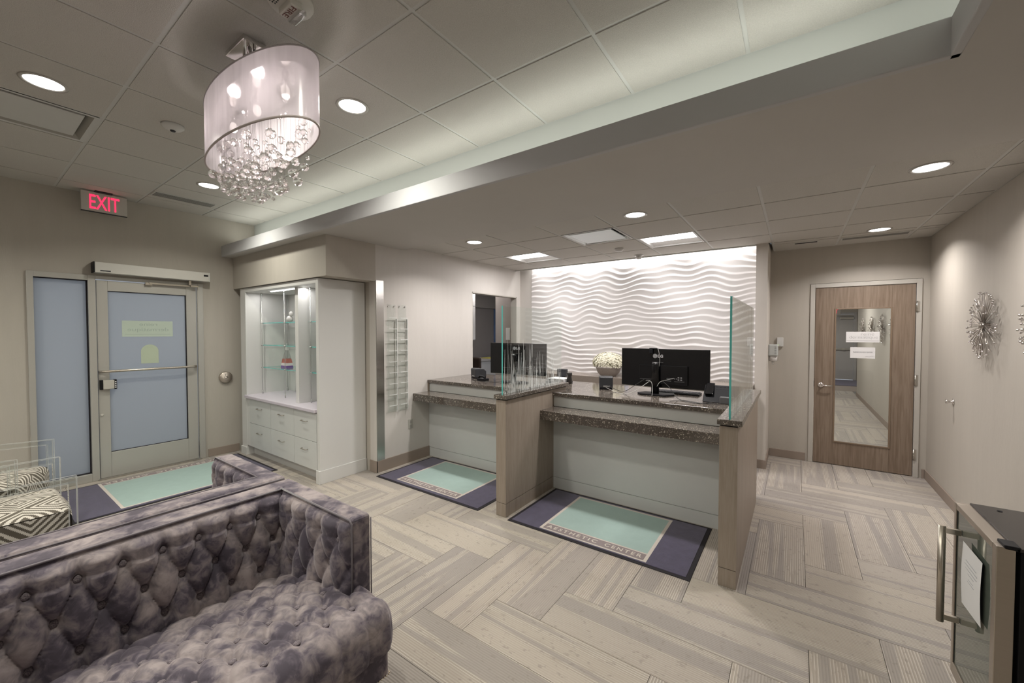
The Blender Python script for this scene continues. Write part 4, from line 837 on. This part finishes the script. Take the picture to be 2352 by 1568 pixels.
# ============================================================ DOOR MATS
def mat(name,x0,x1,y0,y1,tx0,tx1,ty0,ty1,label,rot):
    t=thing(name,((x0+x1)/2,(y0+y1)/2,0),label,'floor mat','logo floor mats')
    bx('rubber_edge',x0,x1,y0,y1,.0005,.005,RUB,t,.001); e=.028
    bx('pile_field',x0+e,x1-e,y0+e,y1-e,.004,.008,NAVY,t,.001)
    b=.024
    bx('cream_border',tx0,tx1,ty0,ty1,.0075,.0086,MCREAM,t)
    if rot==0:
        bx('centre_panel',tx0+b,tx1-b,ty0+.115,ty1-b,.0082,.0092,TEAL,t); bx('text_band',tx0+b,tx1-b,ty0+b*.6,ty0+.10,.0082,.0091,MGREY,t)
        W2=tx1-tx0-.09; [text(w_,.06,MCREAM,t,frame((tx0+.045+W2*f_,ty0+.058,.0096),(1,0,0),(0,1,0)),fit=(W2*l_,.045),spacing=1.35,bold=.001) for w_,f_,l_ in(('AESTHETIC',.28,.56),('CENTER',.82,.36))]
    else:
        bx('centre_panel',tx0+.115,tx1-b,ty0+b,ty1-b,.0082,.0092,TEAL,t); bx('text_band',tx0+b*.6,tx0+.10,ty0+b,ty1-b,.0082,.0091,MGREY,t)
        W2=ty1-ty0-.09; [text(w_,.06,MCREAM,t,frame((tx0+.058,ty1-.045-W2*f_,.0096),(0,-1,0),(1,0,0)),fit=(W2*l_,.05),spacing=1.35,bold=.001) for w_,f_,l_ in(('AESTHETIC',.28,.56),('CENTER',.82,.36))]
mat('floor_mat',-1.972,-.53,2.71,3.55,-1.68,-.82,2.752,3.50,'navy and teal mat reading AESTHETIC CENTER before the right desk bay',0)
mat('floor_mat',-3.76,-2.29,2.70,3.545,-3.493,-2.615,2.768,3.51,'navy and teal mat before the left desk bay, corner behind the left divider',0)
mat('floor_mat',-5.95,-4.86,.55,2.17,-5.925,-4.925,.865,1.90,'large navy and teal mat in front of the glass entrance door',1)
mr=thing('floor_mat',(1.1,16.3,0),'plain dark navy mat at the far exit door, seen through the wooden door glass','floor mat'); bx('pile',.22,1.84,15.35,17.15,.001,.009,NAVY,mr,.002); bx('rubber_edge',.20,1.86,15.33,17.17,.0005,.004,RUB,mr)
# ============================================================ SOFAS (back to back)
def make_sofa():
    # local frame: origin at the middle of the rear face on the floor, seat faces +X
    t=thing('tufted_sofa',(0,0,0),'x','sofa','back to back velvet sofas')
    L=1.01; H=.76
    fr=MB().box(.015,.145,-L,L,.09,H); fr.build('back_frame',VELV,t,bevel=.018,seg=3)
    for s in(1,-1):
        a0,a1=sorted((s*(L-.10),s*L))
        MB().box(.10,.785,a0,a1,.09,H-.001).build('arm_frame',VELV,t,bevel=.018,seg=3)
    # tufted inside back
    A,Bq=.126,.135; y0=.895-.11; zt=.655
    def till(p,q,qm):
        if q<0: h=abs(math.sin(PI*p))**.8; return .75*h+.25*h*0+.25*min(1,-q*1.2)*h+.0, 1
        if q>qm:
            pp=p-qm/2.; h=abs(math.sin(PI*pp))**.8; return h,1
        s_,t_=p+q/2,p-q/2; return (abs(math.sin(PI*s_))*abs(math.sin(PI*t_)))**.42,1
    def pit(p,q):
        # distance to nearest button
        best=9
        for qi in(math.floor(q),math.floor(q)+1):
            if qi<0 or qi>2: continue
            off=.5*(qi%2); pi_=round(p-off)+off
            d=math.hypot((p-pi_)*A,(q-qi)*Bq); best=min(best,d)
        return math.exp(-(best/.022)**2)
    def backf(u,v):
        y=-.905+1.81*u; z=H-.02-(H-.02-.22)*v
        p=(y-y0)/A; q=(zt-z)/Bq
        h,_=till(p,q,2); e=min(1,(H-.02-z)/.03)**.5*min(1,(.905-abs(y))/.03+.0)**.5
        lean=.015*v
        return (.142+e*(.022+.042*h)-.028*pit(p,q)+lean,y,z)
    MB().grid(backf,300,90).build('tufted_back',VELV,t)
    bt=bpy.data.meshes.new('button'); m=MB().sph((0,0,0),1,2,(.45,1,1)); m.b.to_mesh(bt); m.b.free(); bt.materials.append(VELV)
    def btn(loc,rot,r=.0155):
        o=bpy.data.objects.new('button',bt); COL.objects.link(o); o.parent=t; o.location=loc; o.rotation_euler=rot; o.scale=(r,r,r)
    for qi in range(3):
        k=-20
        for k in range(-16,3):
            y=y0+(k+.5*(qi%2))*A
            if abs(y)<.89: btn((.158+.015*qi*.2,y,zt-qi*Bq),(0,0,0))
    # tufted inside arms
    for s in(1,-1):
        AA=.14; x0_=.285
        def armf(u,v):
            x=.16+.62*u; z=H-.02-(H-.02-.24)*v; p=(x-x0_)/AA; q=(.655-z)/.125
            h,_=till(p,q,2); e=min(1,(H-.02-z)/.03)**.5*min(1,max(0,(.78-x))/.05)**.5*min(1,(x-.155)/.02)**.5
            return (x,s*(L-.10-e*(.018+.028*h)+.016*pit(p,q)),z)
        MB().grid(armf,90,70).build('tufted_arm',VELV,t)
        for qi in range(2):
            for k in range(4):
                x=x0_+(k-.5*(qi%2))*AA
                if .2<x<.76: btn((x,s*(L-.113),.655-qi*.125),(0,0,PI/2),.0145)
        pp=[(.10,s*(L-.10),H-.004),(.77,s*(L-.10),H-.004),(.785,s*(L-.10),H-.02),(.787,s*(L-.10),.30)]
        MB().tube(pp,.0045,6).build('piping',VPIPE,t)
        MB().tube([(.787,s*(L-.003),H-.02),(.787,s*(L-.003),.30)],.003,6).build('piping',VPIPE,t)
    MB().tube([(.147,-.91,H-.004),(.147,.91,H-.004)],.0045,6).build('piping',VPIPE,t)
    MB().tube([(.018,-L+.01,H-.012),(.018,L-.01,H-.012)],.004,6).build('piping',VPIPE,t)
    # seat: profile runs from the back over the top, round the front edge and down
    SA,SB=.113,.113; ys0=.954-.11-.0; XF=.885
    prof=[]
    def top(x): return .315+ (x-.2)/.685*.115 + .028*math.sin(min(1,max(0,(x-.2)/.75))*PI)
    P0=[(x,top(x)) for x in [.18+.008*i for i in range(94)]]
    xe,ze=P0[-1]; R_=.075
    for i in range(1,19):
        a=i/18*PI/2; P0.append((xe+R_*math.sin(a),ze-R_*(1-math.cos(a))))
    for i in range(1,16): P0.append((P0[111][0]+.006*math.sin(i/15*PI),ze-R_-i*(ze-R_-.262)/15))
    PN=[]
    acc=0; arc=[0]
    for i in range(1,len(P0)): acc+=math.hypot(P0[i][0]-P0[i-1][0],P0[i][1]-P0[i-1][1]); arc.append(acc)
    for i in range(len(P0)):
        a,b=P0[max(i-1,0)],P0[min(i+1,len(P0)-1)]; d=Vector((b[0]-a[0],0,b[1]-a[1])).normalized(); PN.append(Vector((-d.z,0,d.x)))
    ifr=min(range(len(P0)),key=lambda i:abs(P0[i][0]-XF)); af=arc[ifr]; NV=len(P0)-1; ye=.985
    def seatf(u,v):
        i=round(v*NV); x,z=P0[i]; 
        # edge rounding across the width
        n_=220; y=-ye+2*ye*u; q=(af-arc[i])/SB; p=(y-ys0)/SA
        best=9
        for qi in(math.floor(q),math.floor(q)+1):
            if qi<0 or qi>5: continue
            off=.5*(qi%2); pi_=round(p-off)+off; best=min(best,math.hypot((p-pi_)*SA,(q-qi)*SB))
        if q<0: cr=math.exp(-(abs(p-round(p))*SA/.009)**2); soft=abs(math.sin(PI*p))**.6
        else:
            s_,t_=p+q/2,p-q/2; C_=SA*.72
            cr=max(math.exp(-(abs(s_-round(s_))*C_/.0075)**2),math.exp(-(abs(t_-round(t_))*C_/.0075)**2)); soft=(abs(math.sin(PI*s_))*abs(math.sin(PI*t_)))**.5
        h=.45*soft+.55-.30*cr-.5*math.exp(-(best/.030)**2); pt=math.exp(-(best/.014)**2)
        ed=ye-abs(y); r_=.06; drop=0 if ed>r_ else r_-math.sqrt(max(0,r_*r_-(r_-ed)**2))
        amp=(.024 if q>=0 else .014)*h*min(1,ed/.04)-.014*pt
        return Vector((x,y,z))+PN[i]*(amp-drop)
    MB().grid(seatf,400,NV).build('tufted_seat',VELV,t)
    for s in(1,-1):
        pts_=[(x-PN[k].x*.06,s*(ye-.001),z-PN[k].z*.06) for k,(x,z) in enumerate(P0)]; pts_+= [(P0[-1][0],s*(ye-.001),.262),(.18,s*(ye-.001),.262)]
        m=MB(); vs=[m.b.verts.new(p) for p in pts_[:-2]]; lo=[m.b.verts.new((p[0],p[1],min(p[2],.262))) for p in pts_[:-2]]
        for a_i in range(len(vs)-1):
            if (vs[a_i].co-lo[a_i].co).length>1e-5 or (vs[a_i+1].co-lo[a_i+1].co).length>1e-5:
                try: m.b.faces.new((vs[a_i],vs[a_i+1],lo[a_i+1],lo[a_i]))
                except ValueError: pass
        m.build('seat_side',VELV,t)
    for qi in range(6):
        j=min(range(len(P0)),key=lambda i:abs(arc[i]-(af-qi*SB)))
        for k in range(-18,2):
            y=ys0+(k+.5*(qi%2))*SA
            if abs(y)<(.955 if qi==0 else .90): btn((P0[j][0],y,P0[j][1]+.0),(0,-PI/2,0),.0135)
    MB().box(.02,.955,-.975,.975,.10,.262).build('base_rail',VELV,t,bevel=.012)
    nh=MB()
    for z,xf in((.268,.966),(.108,.958)):
        n=int(1.95/.012)
        for i in range(n): nh.sph((xf,-.97+i*1.94/(n-1),z),.0042,1)
        for s in(1,-1):
            for i in range(20): nh.sph((xf-.006-i*.0115,s*.979,z),.0042,1)
    nh.build('nailhead_trim',GOLD,t,kind='stuff')
    for x in(.06,.90):
        for s in(1,-1): MB().cyl((x,s*.92,0),(x,s*.92,.10),.016,12,.024).build('leg',P('dark leg',(.05,.035,.03),.35,var=.2),t)
    return t
SX,SY=-2.385,.11
s1_=make_sofa(); s2_=dup(s1_)
s1_.location=(SX,SY,0); s1_['label']='mottled grey-purple tufted velvet sofa in the foreground, seat facing the camera side'
s2_.location=(SX-.012,SY,0); s2_.rotation_euler.z=PI; s2_['label']='matching tufted velvet sofa behind, turned toward the entrance door'
# ============================================================ ACRYLIC ARMCHAIRS
KEY=["###############.",
     "#.............#.",
     "#.###########.#.",
     "#.#.........#.#.",
     "#.#.#######.#.#.",
     "#.#.#.....#.#.#.",
     "#.#.#.###.#.#.#.",
     "#.#.#.#.#.#.#.#.",
     "#.#.#.#...#.#.#.",
     "#.#.#.#####.#.#.",
     "#.#.#.......#.#.",
     "#.#.#########.#.",
     "#.#...........#.",
     "#.#############.",
     "#...............",
     "################"]
KD=P('olive brown print',(.10,.085,.065),.85,var=.1,vs=40); KL=P('ivory linen',(.56,.52,.46),.85,var=.04,vs=40)
def key(a,b):
    # lattice of square labyrinths turned 45 degrees
    c=.0138; p,q=(a+b)*.7071/c,(a-b)*.7071/c; i,j=int(math.floor(p))%16,int(math.floor(q))%16
    return KEY[j][i]=='#'
def make_chair():
    t=thing('acrylic_armchair',(0,0,0),'x','armchair','acrylic armchairs with key pattern fabric')
    # local: faces +Y, front arms at y=0, width .76
    W=.68; c=.0062
    def pat(u0,u1,v0,v1,fn,name):
        nu,nv=int((u1-u0)/c),int((v1-v0)/c)
        m=MB(); V=[[m.b.verts.new(fn(u0+(u1-u0)*i/nu,v0+(v1-v0)*j/nv)) for j in range(nv+1)] for i in range(nu+1)]
        for i in range(nu):
            for j in range(nv):
                f=m.b.faces.new((V[i][j],V[i+1][j],V[i+1][j+1],V[i][j+1])); f.smooth=True
                f.material_index=1 if key(u0+(u1-u0)*(i+.5)/nu,v0+(v1-v0)*(j+.5)/nv) else 0
        m.build(name,[KL,KD],t)
    hw=W/2-.045; D=.60; zt=.50; zb=.20; R=.05
    # seat wraps: v runs from front bottom, over the top, to the back
    def wrap(u,v):
        ff=zt-zb-R
        if v<ff: y,z=-.02,zb+v
        elif v<ff+R*PI/2:
            a=(v-ff)/R; y,z=-.02-R+R*math.cos(a),zt-R+R*math.sin(a)
        else: y,z=-.02-R-(v-ff-R*PI/2),zt
        dome=.018*math.cos(max(-1,min(1,u/hw))*PI/2)
        er=max(0,abs(u)-(hw-.03)); z2=z-(er*er/.06 if z>zb+.1 else 0)
        return (u,y+(dome if v<ff else 0),z2+(dome if v>=ff else 0))
    pat(-hw,hw,0,(zt-zb-R)+R*PI/2+D-R,wrap,'seat_cushion')
    for s in(1,-1):
        def side(u,v,s=s): return (s*(hw),-.03-u,zb+v)
        pat(0,D-.03,0,zt-zb-.02,side,'seat_side')
    def back(u,v):
        h=.40
        if v<h: return (u,-D+.10-v*.18,zt-.02+v)
        if v<h+.10: a=(v-h)/.10*PI; return (u,-D+.10-h*.18-.045+.045*math.cos(a),zt-.02+h+.045*math.sin(a))
        return (u,-D+.01-h*.18+.01*(v-h-.1),zt-.02+h-(v-h-.10))
    pat(-hw,hw,0,1.1,back,'backrest')
    for s in(1,-1):
        def bs_(u,v,s=s): return (s*hw,-D+.10-v*.18-u,zt-.02+v)
        pat(0,.085,0,.41,bs_,'backrest_side')
    MB().box(-hw+.01,hw-.01,-D,-.04,zb-.02,zb+.005).build('underside',P('chair underside',(.08,.07,.06),.9),t)
    for s in(1,-1):
        x0,x1=sorted((s*(W/2-.035),s*(W/2+.003)))
        yb=-.66; h=.70; w=.038
        m=MB()
        m.box(x0,x1,-w,0,0,h-w).box(x0,x1,yb,0,h-w,h).box(x0,x1,yb,yb+w,0,h-w).box(x0,x1,yb+w,-w,.0,w)
        m.build('arm_frame',[ACRY],t)
        e=MB()
        for (a,b,c_,d_) in((-.0025,.0005,.0,h),(-w,-w+.002,w,h-w),):
            e.box(x0,x0+.002,a,b,c_,d_).box(x1-.002,x1,a,b,c_,d_)
        e.box(x0,x0+.002,yb,0,h-.002,h+.0005).box(x1-.002,x1,yb,0,h-.002,h+.0005).box(x0,x0+.002,yb+w,-w,h-w-.002,h-w).box(x1-.002,x1,yb+w,-w,h-w-.002,h-w).box(x0,x1,yb,yb+.002,0,h)
        e.build('arm_edge',ACRE,t)
    return t
c1=make_chair(); c2=dup(c1)
c1.location=(-3.648-.34,.445,0); c1['label']='ivory and brown key-pattern armchair with clear acrylic arms, nearer the sofa'
c2.location=(-4.565,.345,0); c2.rotation_euler.z=math.radians(-21); c2['label']='ivory and brown key-pattern armchair with acrylic arms, beside the entrance sidelight'
c2.location=(-4.75,.37,0)
# ============================================================ UNDERCOUNTER COOLER
fg=thing('beverage_cooler',(.87,2.32,0),'black beverage cooler with steel framed glass door and black top, at lower right','cooler')
FB=P('cooler black',(.006,.006,.007),.4,var=.2,spec=.2)
bx('cabinet_body',.640,1.165,2.105,2.545,.05,.845,FB,fg,.003); bx('top_panel',.628,1.165,2.10,2.55,.846,.858,P('cooler top',(.035,.030,.028),.25,var=.1),fg,.003); bx('plinth',.66,1.15,2.12,2.53,0,.05,FB,fg)
dr=MB().box(.583,.628,2.10,2.135,.10,.853).box(.583,.628,2.525,2.55,.10,.853).box(.583,.628,2.135,2.525,.828,.853).box(.583,.628,2.135,2.525,.10,.15).build('door_frame',P('cooler steel',(.50,.45,.39),.3,1,var=.05,bump=.04,bs=90,stretch=(1,1,20)),fg,bevel=.002)
bx('door_glass',.588,.600,2.135,2.525,.15,.828,P('smoked green glass',(.10,.115,.095),.03,0,spec=1,var=.05),dr)
bx('glass_seal',.5868,.5885,2.520,2.526,.15,.828,BLK,dr)
MB().box(.70,1.12,2.14,2.51,.42,.425).build('inner_shelf',STEEL,fg)
MB().cyl((.530,2.47,.345),(.530,2.47,.765),.0125,16).box(.530,.586,2.462,2.478,.735,.757).box(.530,.586,2.462,2.478,.357,.379).build('bar_handle',NICK,dr)
for z in(.80,): MB().box(.60,.64,2.10,2.16,.846,.862).build('top_hinge',BLK,fg,bevel=.003)
for y,x in((2.50,.70),(2.51,.78),(2.48,.78)): MB().lathe([(.008,0),(.008,.002)],(x,y,.858),12).build('top_plug',BLK,fg)
ns=thing('paper_notice',(.584,2.30,.61),'white typed paper notice taped to the glass of the beverage cooler','paper')
m=MB().grid(lambda u,v:(.5795-.004*math.sin(v*PI)-.003*u,2.205+.195*u,.495+.245*v-.012*u*(1-v)),6,8).build('sheet',PAPER,ns)
tl=MB()
for k,(w_,z) in enumerate(((.11,.70),(.13,.685),(.12,.67),(.06,.655),(.05,.635),(.07,.625))):
    tl.box(.5735,.5745,2.30-w_/2,2.30+w_/2,z-.02,z-.0178)
tl.build('typed_lines',P('typed grey',(.45,.45,.47),.7),ns)
